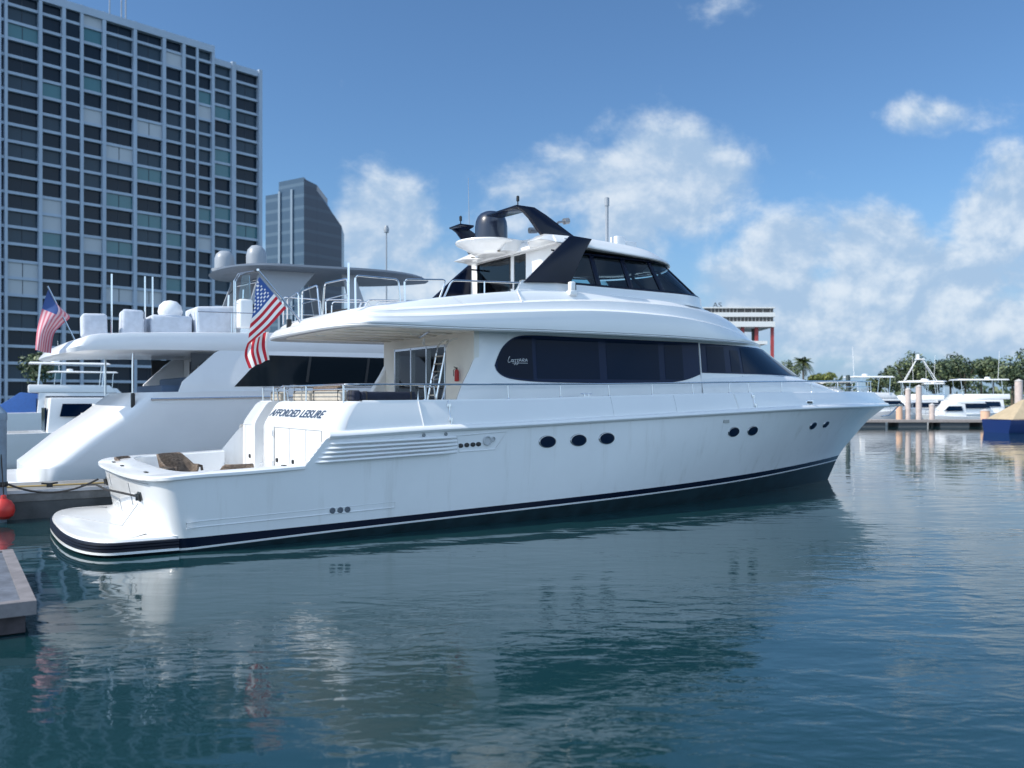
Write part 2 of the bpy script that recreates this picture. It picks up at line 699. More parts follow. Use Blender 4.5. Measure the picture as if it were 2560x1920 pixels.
# cockpit coaming cap
out_r = hull_row(z_coam, 2.2, -.52)
cap_o = [(x, y + (.035 if y > .3 else 0), z) for x, y, z in out_r if x < 2.25]
n = len(cap_o)
cap_i = []
for i, (x, y, z) in enumerate(cap_o):
    if i < ARC:
        th = math.pi / 2 * i / ARC
        xi, yi = .12 + .5 * (1 - math.cos(th) ** (2 / 3.4)), 2.42 * math.sin(th) ** (2 / 3.4)
    else:
        xi, yi = max(x, .62 + (i - ARC) * .03), 2.42
    cap_i.append((xi, yi, z_coam(xi)))
mb = MB()
rr = [[(x, y, z - .03) for x, y, z in cap_o], [(x + (-.03 if y < 2.3 else 0), y + .012, z - .02) for x, y, z in cap_o],
      [(x + (-.03 if y < 2.3 else 0), y + .012, z + .025) for x, y, z in cap_o], [(x, y - .02, z + .045) for x, y, z in cap_o],
      [(x, y + .02, z + .045) for x, y, z in cap_i], [(x, y, z + .02) for x, y, z in cap_i], [(x, y, z - .16) for x, y, z in cap_i], [(x, y - .03, .55) for x, y, z in cap_i]]
both(mb, rr)
mb.build('cockpit_coaming', WHITE, yacht)
mb = MB()
mb.grid([[(x, -y, .55) for x, y, z in cap_i] + [(2.66, -2.4, .55)], [(x, y, .55) for x, y, z in cap_i] + [(2.66, 2.4, .55)]])
mb.build('cockpit_floor', NONSKID, yacht)
mb = MB()
for (x, y) in ((-.22, -1.7), (-.3, .2), (-.28, 1.3), (1.9, -2.6)):
    mb.box((x, y, z_coam(x) + .05), (.05, .16, .02))
mb.build('deck_plate', BLACK, yacht)
# inner coaming lockers on the far side
mb = MB()
for x in (.9, 1.6, 2.2):
    mb.box((x, 2.395, 1.0), (.012, .01, .1))
mb.build('locker_catch', GREYSEAM, yacht)

# mooring cleat boxes in the transom quarters, part of the yacht
for (y, z) in ((-1.75, .83), (1.95, .80)):
    mb = MB()
    x = tr_x(y, z)
    mb.box((x, y, z), (.03, .26, .16))
    mb.box((x - .03, y, z + .02), (.06, .20, .035))
    mb.box((x - .05, y - .1, z), (.05, .03, .12))
    mb.build('transom_fairlead', BLACK if y > 0 else mat('dark_chrome', (.08, .08, .08), .3, metal=.8), yacht, bev=.006)

# ---------------------------------------------------------------- aft bulkhead of the cockpit
XB = 2.66
ZB = 2.0


def bulk_panel(y0, y1, xoff=0.0):
    """white bulkhead piece that leans forward above the lower panel"""
    prof = [(XB, .5), (XB, 1.92), (XB + .02, 2.0), (XB + .10, 2.12), (XB + .26, 2.36), (XB + .33, 2.42), (XB + .44, 2.45), (XB + .75, 2.45)]
    return [[(x + xoff, y, z) for x, z in prof] for y in (y0, y1)]


mb = MB()
prof = [(XB, .5), (XB, 1.90), (XB + .02, 1.99), (XB + .08, 2.10), (XB + .25, 2.36), (XB + .31, 2.42), (XB + .40, 2.45)]
# starboard section with a large-radius corner that flows into the bulwark
rowsb = []
for (px, pz) in prof:
    d = px - XB
    r = []
    yc = -(b_rub(3) - .02 - .15 * max(0, (pz - 1.83) / .62) if pz > 1.83 else 2.70)
    rad = .34 if pz > 1.83 else .12
    r.append((px, .98, pz))
    r.append((px, .2, pz))
    for y in (-.6, -1.4, -1.9):
        r.append((px, y, pz))
    for i in range(9):
        a = math.pi / 2 * i / 8
        r.append((px + rad * (1 - math.cos(a)), yc + rad - rad * math.sin(a), pz))
    rowsb.append(r)
mb.grid(rowsb)
mb.face([(px, .98, pz) for px, pz in prof] + [(XB + 1.2, .98, 2.45), (XB + 1.2, .98, .5)])
# port wing
yl = lambda pz: 2.70 - (.15 * max(0, (pz - 1.83) / .62))
rowsb = [[(px, 1.66, pz), (px, yl(pz) - .12, pz), (px + .12, yl(pz), pz)] for px, pz in prof]
mb.grid(rowsb)
mb.face([(px, 1.66, pz) for px, pz in prof] + [(XB + 1.2, 1.66, 2.45), (XB + 1.2, 1.66, .5)])
bulk = mb.build('cockpit_bulkhead', WHITE, yacht, ang=40)
mb = MB()
for i in range(5):
    z0, x0 = .55 + .25 * i, XB + .22 * i
    mb.box((x0 + .5, 1.32, z0 + .125), (1.0, .66, .25))
mb.build('stair', NONSKID, yacht)
# door, panels and small fittings on the bulkhead
mb = MB()
mb.box((XB - .012, .62, 1.45), (.02, .66, .98))
door = mb.build('cockpit_door', WHITE, yacht, bev=.008)
mb = MB()
M = Matrix.Rotation(R(90), 3, 'Y')
mb.lathe([(.001, -.03), (.07, -.03), (.085, -.02), (.085, 0)], (0, 0, 0), 20, M=Matrix.Rotation(R(-90), 3, 'Y'))
o = mb.build('porthole', [mat('frosted_porthole', (.28, .33, .34), .25)], door)
o.location = (XB - .02, .62, 1.59)
o.scale = (1, .9, 1.5)
mb = MB()
mb.box((XB - .03, .95, 1.22), (.03, .03, .12))
mb.tube([(XB - .03, .95, 1.14), (XB - .09, .95, 1.12), (XB - .09, .98, 1.05)], .009, 6)
mb.build('handle', STEEL, door)
mb = MB()
for z in (1.78, 1.14):
    mb.box((XB - .028, .28, z), (.02, .05, .12))
mb.build('hinge', STEEL, door)
mb = MB()
for y in (.24, -.66, -1.62, -2.44):
    mb.tube([(XB - .004, y, .7), (XB - .004, y, 1.91)], .008, 5)
mb.tube([(XB - .003, .24, 1.91), (XB - .003, -2.44, 1.91)], .008, 5)
mb.tube([(XB - .003, 2.55, 1.91), (XB - .003, 1.9, 1.91)], .006, 5)
mb.tube([(XB - .003, 2.33, .8), (XB - .003, 2.33, 1.91)], .006, 5)
mb.build('panel_seam', GREYSEAM, yacht)
mb = MB()
for (y, z) in ((.08, 1.23), (-.9, 1.25), (2.0, 1.21)):
    mb.lathe([(.045, 0), (.045, .025), (.025, .03), (.001, .03)], (XB - .002, y, z), 14, M=Matrix.Rotation(R(-90), 3, 'Y'))
mb.build('shore_power_socket', BLACK, yacht)

# rub rail and bulwark
XR = [3.17 + .35 * i for i in range(52)] + [21.6, 22, 22.3, 22.6, 22.85, 23.05, 23.2, 23.32, 23.42, 23.52]


def rub_sec(sg):
    rws = []
    for (o, dz) in ((-.02, -.06), (.03, -.055), (.06, -.035), (.075, -.005), (.065, .025), (.01, .075), (-.13, .085)):
        r = []
        for x in [2.66, 2.7, 2.8, 3.0] + XR:
            y = b_rub(x)
            # outward direction, slightly forward at the bow
            r.append((x + (o * .9 if x > 22 else 0), sg * max(0, y + o * (1 if x < 23.4 else 0)), z_rub(x) + dz))
        rws.append(r)
    return rws


mb = MB()
for sg in (1, -1):
    mb.grid(rub_sec(sg))
mb.build('rub_rail', WHITE, yacht, ang=40)


def cap_y(x):
    return max(0, beam(x, 2.64, 11, 22.75, 2.3))


mb = MB()
for sg in (-1, 1):
    rws = []
    for f in (0, .2, .4, .6, .8, .94, 1.0):
        r = []
        for x in XR:
            yb = b_rub(x) - .02
            x0f = 2.975 + pw([(0, 0), (.44, .08), (.85, .25), (.95, .31), (1, .40)])(f)
            xc = 3.38 + (x - 3.17) * (22.78 - 3.38) / (23.52 - 3.17)
            yt = cap_y(xc)
            ff = f
            xx = x0f + (x - 3.17) * ((x + (xc - x) * ff if x > 23.51 else 23.52 + (22.78 - 23.52) * ff) - x0f) / (23.52 - 3.17)
            bulge = .015 * math.sin(math.pi * ff)
            r.append((xx, sg * (yb + (yt - yb) * ff + bulge), z_rub(x) + .02 + (z_cap(xc) - z_rub(x) - .02) * ff))
        rws.append(r)
    top = rws[-1]
    rws.append([(x - (.03 if x > 22.3 else 0), sg * max(0, abs(y) - .02), z + .018) for x, y, z in top])
    rws.append([(x - (.12 if x > 22.3 else 0), sg * max(0, abs(y) - .14), z + .018) for x, y, z in top])
    rws.append([(x - (.12 if x > 22.3 else 0), sg * max(0, abs(y) - .14), z - .02 if x > 3.5 else z) for x, y, z in top])
    rws.append([(x - (.12 if x > 22.3 else 0), sg * max(0, abs(y) - .14), 1.78 if x < 15 else 1.78 + (x - 15) * .1) for x, y, z in top])
    mb.grid(rws)
bulwark = mb.build('bulwark', WHITE, yacht, ang=35)
# main deck
mb = MB()
dk = [(x, max(0, cap_y(x) - .13), 1.79 if x < 15 else 1.79 + (x - 15) * .1) for x in [2.9] + XR if x < 22.6]
mb.grid([[(x, -y, z) for x, y, z in dk], [(x, y, z) for x, y, z in dk]])
mb.build('main_deck', NONSKID, yacht)
# aft coaming of the main deck that carries the seat backs
mb = MB()
mb.box((3.25, -.78, 2.435), (.42, 3.45, .04))
mb.box((3.25, 2.1, 2.435), (.42, .85, .04))
mb.box((3.32, -.78, 2.1), (.25, 3.4, .64))
mb.box((3.32, 2.1, 2.1), (.25, .8, .64))
mb.build('aft_deck_coaming', WHITE, yacht, bev=.01)

# gate joints and small fittings in the bulwark (starboard)


def bw_pt(x, f, o=.006):
    """point on starboard bulwark face"""
    yb = b_rub(x) - .02
    yt = cap_y(x)
    return (x, -(yb + (yt - yb) * f + .015 * math.sin(math.pi * f) + o), z_rub(x) + .02 + (z_cap(x) - z_rub(x) - .02) * f)


mb = MB()
for x in (4.56, 13.32):
    mb.tube([bw_pt(x - .03, 1.0), bw_pt(x - .01, .6), bw_pt(x + .03, .05)], .016, 6)
mb.tube([bw_pt(4.6, .05), bw_pt(5.2, .05)], .008, 5)
mb.build('gate_joint', WHITE, yacht)
mb = MB()
for x in (5.18, 14.0):
    for f in (.82, .3):
        p = bw_pt(x, f, .01)
        mb.box(p, (.09, .03, .06))
        mb.box((p[0], p[1] - .02, p[2] - .06), (.03, .03, .12))
    mb.tube([bw_pt(x, 1.0, .012), bw_pt(x, .3, .012)], .012, 6)
mb.build('gate_hinge', STEEL, yacht)
p = bw_pt(16.5, .35, .01)
mb = MB()
mb.box(p, (.24, .04, .11), rot=(0, 0, R(-14)))
ff = mb.build('bow_fairlead', STEEL, yacht, bev=.012)
mb = MB()
mb.box((p[0], p[1] - .016, p[2]), (.16, .03, .05), rot=(0, 0, R(-14)))
mb.build('opening', BLACK, ff)
# deck cleat
mb = MB()
x = 8.68
zc = z_cap(x) + .018
for d in (-.06, .06):
    mb.box((x + d, -2.57, zc + .025), (.03, .03, .05))
mb.tube([(x - .15, -2.57, zc + .06), (x, -2.57, zc + .055), (x + .15, -2.57, zc + .06)], .014, 6)
mb.box((x, -2.57, zc + .004), (.5, .07, .008))
mb.build('deck_cleat', STEEL, yacht)

# bow anchor platform
mb = MB()
mb.hexa([(22.9, -.22, 2.20), (24.05, -.16, 2.26), (24.05, .16, 2.26), (22.9, .22, 2.20)], [(22.9, -.24, 2.29), (24.05, -.18, 2.31), (24.05, .18, 2.31), (22.9, .24, 2.29)])
mb.tube([(23.95, -.13, 2.28), (23.4, -.13, 1.95), (23.0, -.1, 1.92)], .02, 6)
mb.build('anchor_platform', STEEL, yacht)

# ---------------------------------------------------------------- fins, vents and portholes in the hull side
mb = MB()
for k, (za, zf_) in enumerate(((1.685, 1.75), (1.60, 1.675), (1.52, 1.605), (1.44, 1.535), (1.362, 1.46))):
    xs0 = 2.20 + (za - 1.30) * .80 + .02
    xs1 = 5.32
    N = 16
    prof = [(0, .036), (.045, .032), (.08, .016), (.09, -.004), (.08, -.02), (0, -.028)]
    rws = []
    for i in range(N + 1):
        u = i / N
        u = u ** 1.8
        x = xs0 + (xs1 - xs0) * u
        z = za + (zf_ - za) * (x - xs0) / (xs1 - xs0)
        taper = min(1, .25 + (x - xs0) / .32) if x < xs0 + .3 else (1 if x < 5.1 else max(.05, (5.34 - x) / .24))
        inset = .0 if x > xs0 + .45 else .10 * (1 - (x - xs0) / .45) ** 2
        y = hull_y(max(x, 2.3), min(z, z_rub(x) - .05))
        rws.append([(x, y + inset + .004 - o * taper, z + dz * (1 if x > xs0 + .2 else .8)) for o, dz in prof])
    mb.grid(rws)
    mb.face(rws[0])
mb.build('vent_fin', WHITE, yacht, ang=45)
mb = MB()
for za in (1.69, 1.615):
    for (a, b) in ((3.7, 4.02), (4.08, 4.28), (4.36, 4.86), (4.92, 5.2)):
        f = lambda x: za + .065 * (x - 2.6) / 2.7
        mb.box(((a + b) / 2, hull_y((a + b) / 2, 1.65) - .003, f((a + b) / 2) - .0), (b - a, .012, .022), rot=(0, -R(1.4), 0))
mb.build('vent_slot', BLACK, yacht)
# recessed service panel with four outlets and a hose fitting
mb = MB()
pts = [(5.30, 1.775), (6.46, 1.835), (6.20, 1.48), (5.36, 1.455)]
edge = [(x, hull_y(x, z) - .004, z) for x, z in pts]
mb.tube(edge + [edge[0]], .011, 6)
sp = mb.build('service_panel', WHITE, yacht)
mb = MB()
for (x, z) in ((5.39, 1.575), (5.53, 1.585), (5.67, 1.59), (5.80, 1.595)):
    y = hull_y(x, z)
    mb.lathe([(.055, 0), (.055, .012), (.04, .016), (.001, .014)], (x, y, z), 16, M=Matrix.Rotation(R(90), 3, 'X') @ Matrix.Diagonal((1.05, .8, 1)))
mb.build('outlet', BLACK, sp)
mb = MB()
for (x, z, r) in ((6.0, 1.66, .1), (6.13, 1.69, .05)):
    y = hull_y(x, z)
    mb.lathe([(r, 0), (r, .03), (r * .8, .035), (r * .75, .01), (.001, .01)], (x, y, z), 18, M=Matrix.Rotation(R(90), 3, 'X'))
mb.build('hose_fitting', mat('grey_gelcoat', (.5, .52, .54), .3), sp)
mb = MB()
for x in (4.57, 5.05):
    mb.lathe([(.035, 0), (.035, .02), (.02, .024), (.001, .012)], (x, hull_y(x, 1.8), z_rub(x) - .1), 14, M=Matrix.Rotation(R(90), 3, 'X'))
for (x, z) in ((12.87, 1.95), ):
    mb.box((x, hull_y(x, z) - .004, z), (.2, .03, .07))
mb.build('drain_fitting', mat('fitting_grey', (.25, .27, .28), .3, metal=.6), yacht)


def porthole(x, z, r):
    y = hull_y(x, z)
    s2 = math.atan2(hull_y(x + .1, z) - hull_y(x - .1, z), .2)
    t2 = math.atan2(hull_y(x, z + .1) - hull_y(x, z - .1), .2)
    Mx = Matrix.Rotation(s2, 3, 'Z') @ Matrix.Rotation(R(90) - t2, 3, 'X') @ Matrix.Diagonal((1.45, .86, 1))
    mb = MB()
    mb.lathe([(r * .86, .004), (r * .86, .02), (r * .93, .018), (r * .98, .006), (r * .99, -.01)], (x, y, z), 28, M=Mx)
    f = mb.build('porthole', mat('chrome_trim', (.35, .36, .38), .2, metal=.9), yacht)
    mb = MB()
    mb.lathe([(r * .87, -.012), (r * .87, .012), (.001, .016)], (x, y, z), 28, M=Mx)
    mb.build('pane', GLASSD, f)


for (x, z, r) in ((7.49, 1.60, .16), (8.31, 1.61, .16), (9.09, 1.63, .16), (13.24, 1.68, .155), (14.02, 1.69, .155), (17.1, 1.75, .14), (17.95, 1.77, .135)):
    porthole(x, z, r)
mb = MB()
for (x, z) in ((2.76, .475), (2.91, .475), (3.05, .475)):
    mb.lathe([(.055, 0), (.055, .015), (.035, .02), (.03, .006), (.001, .006)], (x, hull_y(x, z), z), 16, M=Matrix.Rotation(R(90), 3, 'X'))
mb.build('exhaust_outlet', mat('outlet_grey', (.12, .14, .17), .4), yacht)
# long shallow pressed panel low on the hull
mb = MB()
lo = [(x, hull_y(x, .37 + .033 * (x - .2)) - .002, .36 + .023 * (x - .2)) for x in [.2 + .2 * i for i in range(20)]]
hi = [(x, hull_y(x, .46) - .002, .455 + .026 * (x - .2)) for x in [.2 + .2 * i for i in range(20)]]
mb.tube(lo + hi[::-1] + [lo[0]], .009, 6)
mb.build('pressed_panel', HULLW, yacht)

# ---------------------------------------------------------------- main deckhouse
HS = .06


def house_plan(Wd, xn, me=.85, xs=12.1, x0=6.07):
    pts = []
    for i in range(61):
        u = i / 60
        u = 1 - (1 - u) ** 1.6
        x = x0 + (xn - x0) * u
        pts.append((x, beam(x, Wd, xs, xn, 2.5, me)))
    return pts


def house_w(z):
    return 2.30 - .09 * (z - 2.2)


def house_nose(z):
    return 19.0 if z < 3.12 else 18.9 - (z - 3.12) * 2.35


def house_y(x, z, o=0.0):
    return beam(x, house_w(z) + o, 12.1, house_nose(z) + o, 2.5, .85)


mb = MB()
rws = []
for z in (1.75, 2.3, 2.85, 3.12, 3.5, 3.86, 4.0):
    rws.append([(x, y, z) for x, y in house_plan(house_w(z), house_nose(z))])
both(mb, rws)
house = mb.build('deckhouse', WHITE, yacht)
# side buttresses that sweep aft
mb = MB()
for sg in (-1, 1):
    prof = [(5.55, 1.75), (5.58, 2.48), (5.72, 2.78), (5.92, 3.10), (6.06, 3.38), (6.22, 3.66), (6.42, 3.9), (6.9, 3.9), (6.9, 1.75)]
    a = [(x, sg * (house_w(z) + .004), z) for x, z in prof]
    b = [(x + (.06 if i < 6 else 0), sg * (house_w(z) - .14), z) for i, (x, z) in enumerate(prof)]
    mb.hexa(a, b)
mb.build('side_buttress', WHITE, yacht, bev=.025, seg=3)
# aft wall with sliding doors
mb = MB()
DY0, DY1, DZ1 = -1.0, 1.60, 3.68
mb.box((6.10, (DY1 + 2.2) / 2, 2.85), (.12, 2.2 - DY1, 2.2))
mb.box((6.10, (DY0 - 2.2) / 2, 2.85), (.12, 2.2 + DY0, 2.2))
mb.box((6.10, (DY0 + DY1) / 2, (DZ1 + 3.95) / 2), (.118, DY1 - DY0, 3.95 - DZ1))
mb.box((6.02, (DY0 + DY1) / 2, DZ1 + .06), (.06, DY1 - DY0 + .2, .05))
aft = mb.build('aft_wall', WHITE_BOUNCE, yacht)
mb = MB()
mb.box((6.10, .3, 2.72), (.03, DY1 - DY0, 1.94))
dd = mb.build('sliding_door', tinted('saloon_door_glass', (.07, .07, .075)), aft)
mb = MB()
for y in (DY1 - .04, .70, -.08, DY0 + .04):
    mb.box((6.06, y, 2.72), (.06, .055, 1.95))
mb.box((6.055, .3, DZ1 - .02), (.05, DY1 - DY0, .05))
mb.build('door_frame', STEEL, dd)
# saloon interior glimpsed through the doors
mb = MB()
mb.box((8.6, 0, 1.80), (4.6, 4.0, .04))
mb.box((8.6, 0, 3.84), (4.6, 4.0, .03), mi=1)
mb.box((10.6, 0, 2.8), (.05, 4.0, 2.0))
mb.box((7.4, 1.2, 2.15), (1.6, .8, .6), mi=2)
mb.box((7.4, 1.55, 2.55), (1.6, .2, .5), mi=2)
mb.box((7.6, -.9, 2.4), (.9, .7, .06))
mb.box((9.2, 0.5, 2.35), (.6, 1.8, 1.0))
mb.build('saloon_interior', [TEAKI, WHITE_BOUNCE, BEIGEC], yacht)

# window bands
up1 = sm([(6.53, 3.20), (6.60, 3.36), (6.72, 3.56), (6.88, 3.71), (7.06, 3.81), (7.35, 3.865), (8.5, 3.875), (12.5, 3.885)])
lo1 = sm([(6.53, 3.20), (6.57, 3.10), (6.68, 3.00), (6.88, 2.93), (7.4, 2.875), (8.2, 2.855), (11.0, 2.865), (11.6, 2.90), (12.1, 2.98), (12.5, 3.10)])


def side_strip(x0, x1, lo, hi, o, sides=(-1, 1), nx=30, nz=3):
    mbs = MB()
    for sg in sides:
        rws = []
        for j in range(nz + 1):
            r = []
            for i in range(nx + 1):
                u = i / nx
                u = u * u * (3 - 2 * u) if nx > 10 else u
                x = x0 + (x1 - x0) * u
                l, h = (lo(x) if callable(lo) else lo), (hi(x) if callable(hi) else hi)
                z = l + (h - l) * j / nz
                r.append((x, sg * house_y(x, z, o), z))
            rws.append(r)
        mbs.grid(rws)
    return mbs


win1 = side_strip(6.53, 12.5, lo1, up1, .012, nx=60).build('window_band', FRAMEN, yacht)
for (a, b, l, h) in ((7.60, 9.33, 2.94, 3.81), (9.55, 11.15, 2.945, 3.82), (11.34, 11.93, 2.96, 3.825)):
    for sg in (-1, 1):
        side_strip(a, b, l, h, .018, (sg,), nx=8).build('pane', GLASSD, win1)
side_strip(6.60, 7.50, lambda x: lo1(x) + .04, lambda x: up1(x) - .04, .016, (-1, 1), nx=20).build('end_panel', mat('navy_end_panel', (.0, .007, .024), .15, spec=.1), win1)
lo2 = sm([(12.55, 3.11), (12.9, 3.14), (14, 3.14), (18.5, 3.13)])
# forward band that wraps round the bow of the deckhouse
mb = MB()
rws = []
for j in range(5):
    z = 3.14 + (3.87 - 3.14) * j / 4
    rws.append([(x, y, z) for x, y in house_plan(house_w(z) + .012, house_nose(z) + .012, x0=12.56)])
both(mb, rws)
win2 = mb.build('forward_window_band', FRAMEN, yacht)
for (a, b, l, h) in ((12.76, 13.42, 3.17, 3.80), (13.66, 14.03, 3.18, 3.74)):
    for sg in (-1, 1):
        side_strip(a, b, l, h, .02, (sg,), nx=8).build('pane', GLASSD, win2)
for sg in (-1, 1):
    mb = MB()
    rws = []
    for j in range(7):
        z = 3.18 + (3.82 - 3.18) * j / 6
        n_ = house_nose(z) + .02
        x1 = 16.75 - (z - 3.18) * 2.1
        rws.append([(14.15 + (x1 - 14.15) * i / 12, sg * house_y(14.15 + (x1 - 14.15) * i / 12, z, .02), z) for i in range(13)])
    mb.grid(rws)
    mb.build('pane', GLASSD, win2)
    mb = MB()
    rws = []
    for j in range(7):
        z = 3.18 + (3.82 - 3.18) * j / 6
        x1 = 16.93 - (z - 3.18) * 2.1
        xn = house_nose(z) - .0
        rr_ = []
        for i in range(13):
            u = 1 - (1 - i / 12) ** 1.7
            x = x1 + (xn - x1) * u
            rr_.append((x, sg * max(.03, house_y(x, z, .02)), z))
        rws.append(rr_)
    mb.grid(rws)
    mb.build('windscreen_pane', GLASSD, win2)
mb = MB()
for sg in (-1, 1):
    mb.tube([(12.53, sg * (house_w(2.9) + .0), 2.3), (12.53, sg * (house_w(3.14) + .015), 3.12), (12.53, sg * (house_w(3.87) + .016), 3.87)], .012, 6)
mb.build('joint_strip', WHITE, yacht)
# raised foredeck trunk
mb = MB()
rws = []
zt = sm([(14, 3.13), (16.5, 3.10), (18, 2.98), (19.5, 2.83), (20.8, 2.72)])
for (Wd, xn, zz) in ((2.32, 21.4, lambda x: 1.85), (2.28, 21.3, lambda x: zt(x) - .42), (2.22, 21.0, lambda x: zt(x) - .12), (2.14, 20.6, lambda x: zt(x) - .02), (1.9, 20.2, lambda x: zt(x) + .03), (.0, 20.0, lambda x: zt(x) + .09)):
    r = []
    for i in range(49):
        u = 1 - (1 - i / 48) ** 1.5
        x = 12.54 + (xn - 12.54) * u
        r.append((x, beam(x, Wd, 12.5, xn, 2.4, .9) if Wd else 0, zz(x)))
    rws.append(r)
both(mb, rws)
mb.build('foredeck_trunk', WHITE, yacht)

# ---------------------------------------------------------------- upper deck moulding
z_eave = sm([(2.9, 3.86), (5.4, 3.875), (8, 3.915), (10.5, 3.925), (13.4, 3.92), (15.2, 3.95), (17.2, 3.98)])
z_c1 = sm([(2.9, 3.985), (3.3, 4.02), (4.6, 4.10), (6.66, 4.28), (8.98, 4.435), (11, 4.43), (12.43, 4.35), (13.5, 4.25), (14.3, 4.17), (15.2, 4.09), (17, 4.035)])
z_c2 = sm([(2.9, 4.075), (3.3, 4.125), (4.7, 4.27), (6.97, 4.52), (9.14, 4.685), (11.24, 4.71), (12.9, 4.66), (14.3, 4.55), (15.9, 4.36)])
z_tp = sm([(2.9, 4.13), (3.24, 4.19), (4.15, 4.36), (5.19, 4.53), (7.0, 4.78), (8.7, 4.875), (10.4, 4.86), (13.2, 4.78), (15.2, 4.60)])


def up(xt, L, Wd, xn, ne=2.4, xs=10.5, me=.92):
    return plan(xt, L, Wd, xs, xn, ne, me, 3.6)


def mv(pl, d):
    return pl


mb = MB()
R_ = [
    [(x, 0.0, 3.90) for x, y in up(3.3, .7, 2.0, 16.4)],
    zrow(up(3.30, .7, 2.30, 16.6), lambda x: z_eave(x) + .02),
    zrow(up(3.16, .7, 2.50, 16.9), lambda x: z_eave(x) - .01),
    zrow(up(3.05, .75, 2.66, 17.05), lambda x: z_eave(x) - .01),
    zrow(up(3.02, .75, 2.70, 17.12), lambda x: z_eave(x) + .02),
    zrow(up(3.03, .75, 2.69, 17.12), lambda x: z_eave(x) + .035),
    zrow(up(3.04, .75, 2.665, 17.10), lambda x: z_eave(x) + .042),
    zrow(up(3.03, .75, 2.70, 17.11), lambda x: z_eave(x) + .052),
    zrow(up(3.05, .75, 2.71, 17.1), lambda x: z_eave(x) + (z_c1(x) - z_eave(x)) * .45),
    zrow(up(3.08, .76, 2.685, 17.0), lambda x: z_eave(x) + (z_c1(x) - z_eave(x)) * .75),
    zrow(up(3.10, .77, 2.665, 16.9), lambda x: z_c1(x) - .02),
    zrow(up(3.105, .77, 2.66, 16.88), z_c1),
    zrow(up(3.14, .77, 2.585, 16.8), lambda x: z_c1(x) + .04),
    zrow(up(3.17, .78, 2.505, 16.75), lambda x: z_c1(x) + .055),
    zrow(up(3.19, .78, 2.475, 16.6), lambda x: z_c1(x) + (z_c2(x) - z_c1(x)) * .5),
    zrow(up(3.22, .79, 2.445, 16.1), lambda x: z_c2(x) - .02),
    zrow(up(3.225, .79, 2.44, 16.0), z_c2),
    zrow(up(3.25, .79, 2.37, 15.92), lambda x: z_c2(x) + .035),
    zrow(up(3.28, .8, 2.30, 15.85), lambda x: z_c2(x) + .048),
    zrow(up(3.30, .8, 2.24, 15.5), lambda x: z_c2(x) + (z_tp(x) - z_c2(x)) * .8),
    zrow(up(3.33, .8, 2.20, 15.3), z_tp),
    zrow(up(3.40, .8, 2.11, 15.1), lambda x: z_tp(x) + .012),
    zrow(up(3.44, .8, 2.07, 14.9), z_tp),
    zrow(up(3.46, .8, 2.06, 14.8), lambda x: min(4.13, z_tp(x) - .02) if x < 8.6 else z_tp(x) - .03),
    [(x, 0.0, 4.12 if x < 8.6 else z_tp(x) + .1 * min(1, (x - 8.6) / 3)) for x, y in up(3.46, .8, 2.0, 14.8)],
]
both(mb, R_)
upper = mb.build('upper_deck', WHITE, yacht, ang=26)
# bounce-tinted white ceiling under the overhang, with its own beams and lights
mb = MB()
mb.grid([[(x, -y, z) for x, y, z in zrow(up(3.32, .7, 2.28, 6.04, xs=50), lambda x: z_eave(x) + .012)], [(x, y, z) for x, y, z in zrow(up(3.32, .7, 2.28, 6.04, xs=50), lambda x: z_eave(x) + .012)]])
ceil = mb.build('overhang_ceiling', WHITE_BOUNCE, yacht)
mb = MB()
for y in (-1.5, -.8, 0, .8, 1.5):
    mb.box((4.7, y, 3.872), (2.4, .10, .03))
mb.build('ceiling_beam', WHITE_BOUNCE, ceil, bev=.012)
for (x, y) in ((3.65, -1.4), (3.65, .2), (3.65, 1.6), (5.2, -1.2), (5.2, .9)):
    mb = MB()
    mb.lathe([(.11, .0), (.11, -.02), (.08, -.03), (.001, -.03)], (x, y, 3.875), 18, M=Matrix.Diagonal((1, 1.3, 1)))
    mb.build('ceiling_light', mat('light_lens', (.6, .62, .6), .3), ceil)
mb = MB()
mb.tube([(5.1, -2.0, 3.86), (5.3, -1.2, 3.8), (5.4, -.9, 3.86)], .02, 6)
mb.box((5.5, -1.0, 3.72), (.04, .04, .12))
mb.build('awning_bracket', STEEL, yacht)
mb = MB()
mb.tube([(7.08, -2.34, 4.66), (7.09, -2.225, 4.80), (7.3, -2.05, 5.0)], .012, 6)
mb.tube([(7.08, -2.42, 4.54), (7.08, -2.34, 4.66)], .012, 6)
mb.tube([(5.5, -2.23, 4.58), (5.75, -2.37, 4.43)], .005, 5)
mb.build('moulding_joint', WHITE, yacht)

mb = MB()
for x in (9.3, 11.2):
    mb.tube([bw_pt(x, f, .001) for f in (.03, .35, .7, .99)], .004, 5)
for sg in (-1, 1):
    mb.tube([(12.53 + .7 * i, sg * (house_y(12.53 + .7 * i, 2.75, .002)), 2.75) for i in range(7)], .004, 5)
    mb.tube([(14.1, sg * house_y(14.1, z, .003), z) for z in (2.35, 2.7, 3.1)], .004, 5)
mb.build('panel_seam', GREYSEAM, yacht)

# ---------------------------------------------------------------- enclosed bridge on top
SX = 8.6
SILL = 5.07


def br_y(x, f, o=0.0):
    """half-breadth of the bridge at x, f=0 sill .. 1 window head"""
    Wd, xs, xn = 2.0 - .24 * f + o, 11.4 - .7 * f, 13.95 - 1.2 * f + o
    return beam(x, Wd, xs, xn, 3.0, .62)


def br_nose(f, o=0.0):
    return 13.95 - 1.2 * f + o


ZH = 5.86


def br_z(f):
    return SILL + (ZH - SILL) * f


def br_row(f, o, z, x0):
    r = []
    for i in range(51):
        u = 1 - (1 - i / 50) ** 1.9
        x = x0 + (br_nose(f, o) - x0) * u
        r.append((x, br_y(x, f, o), z))
    return r


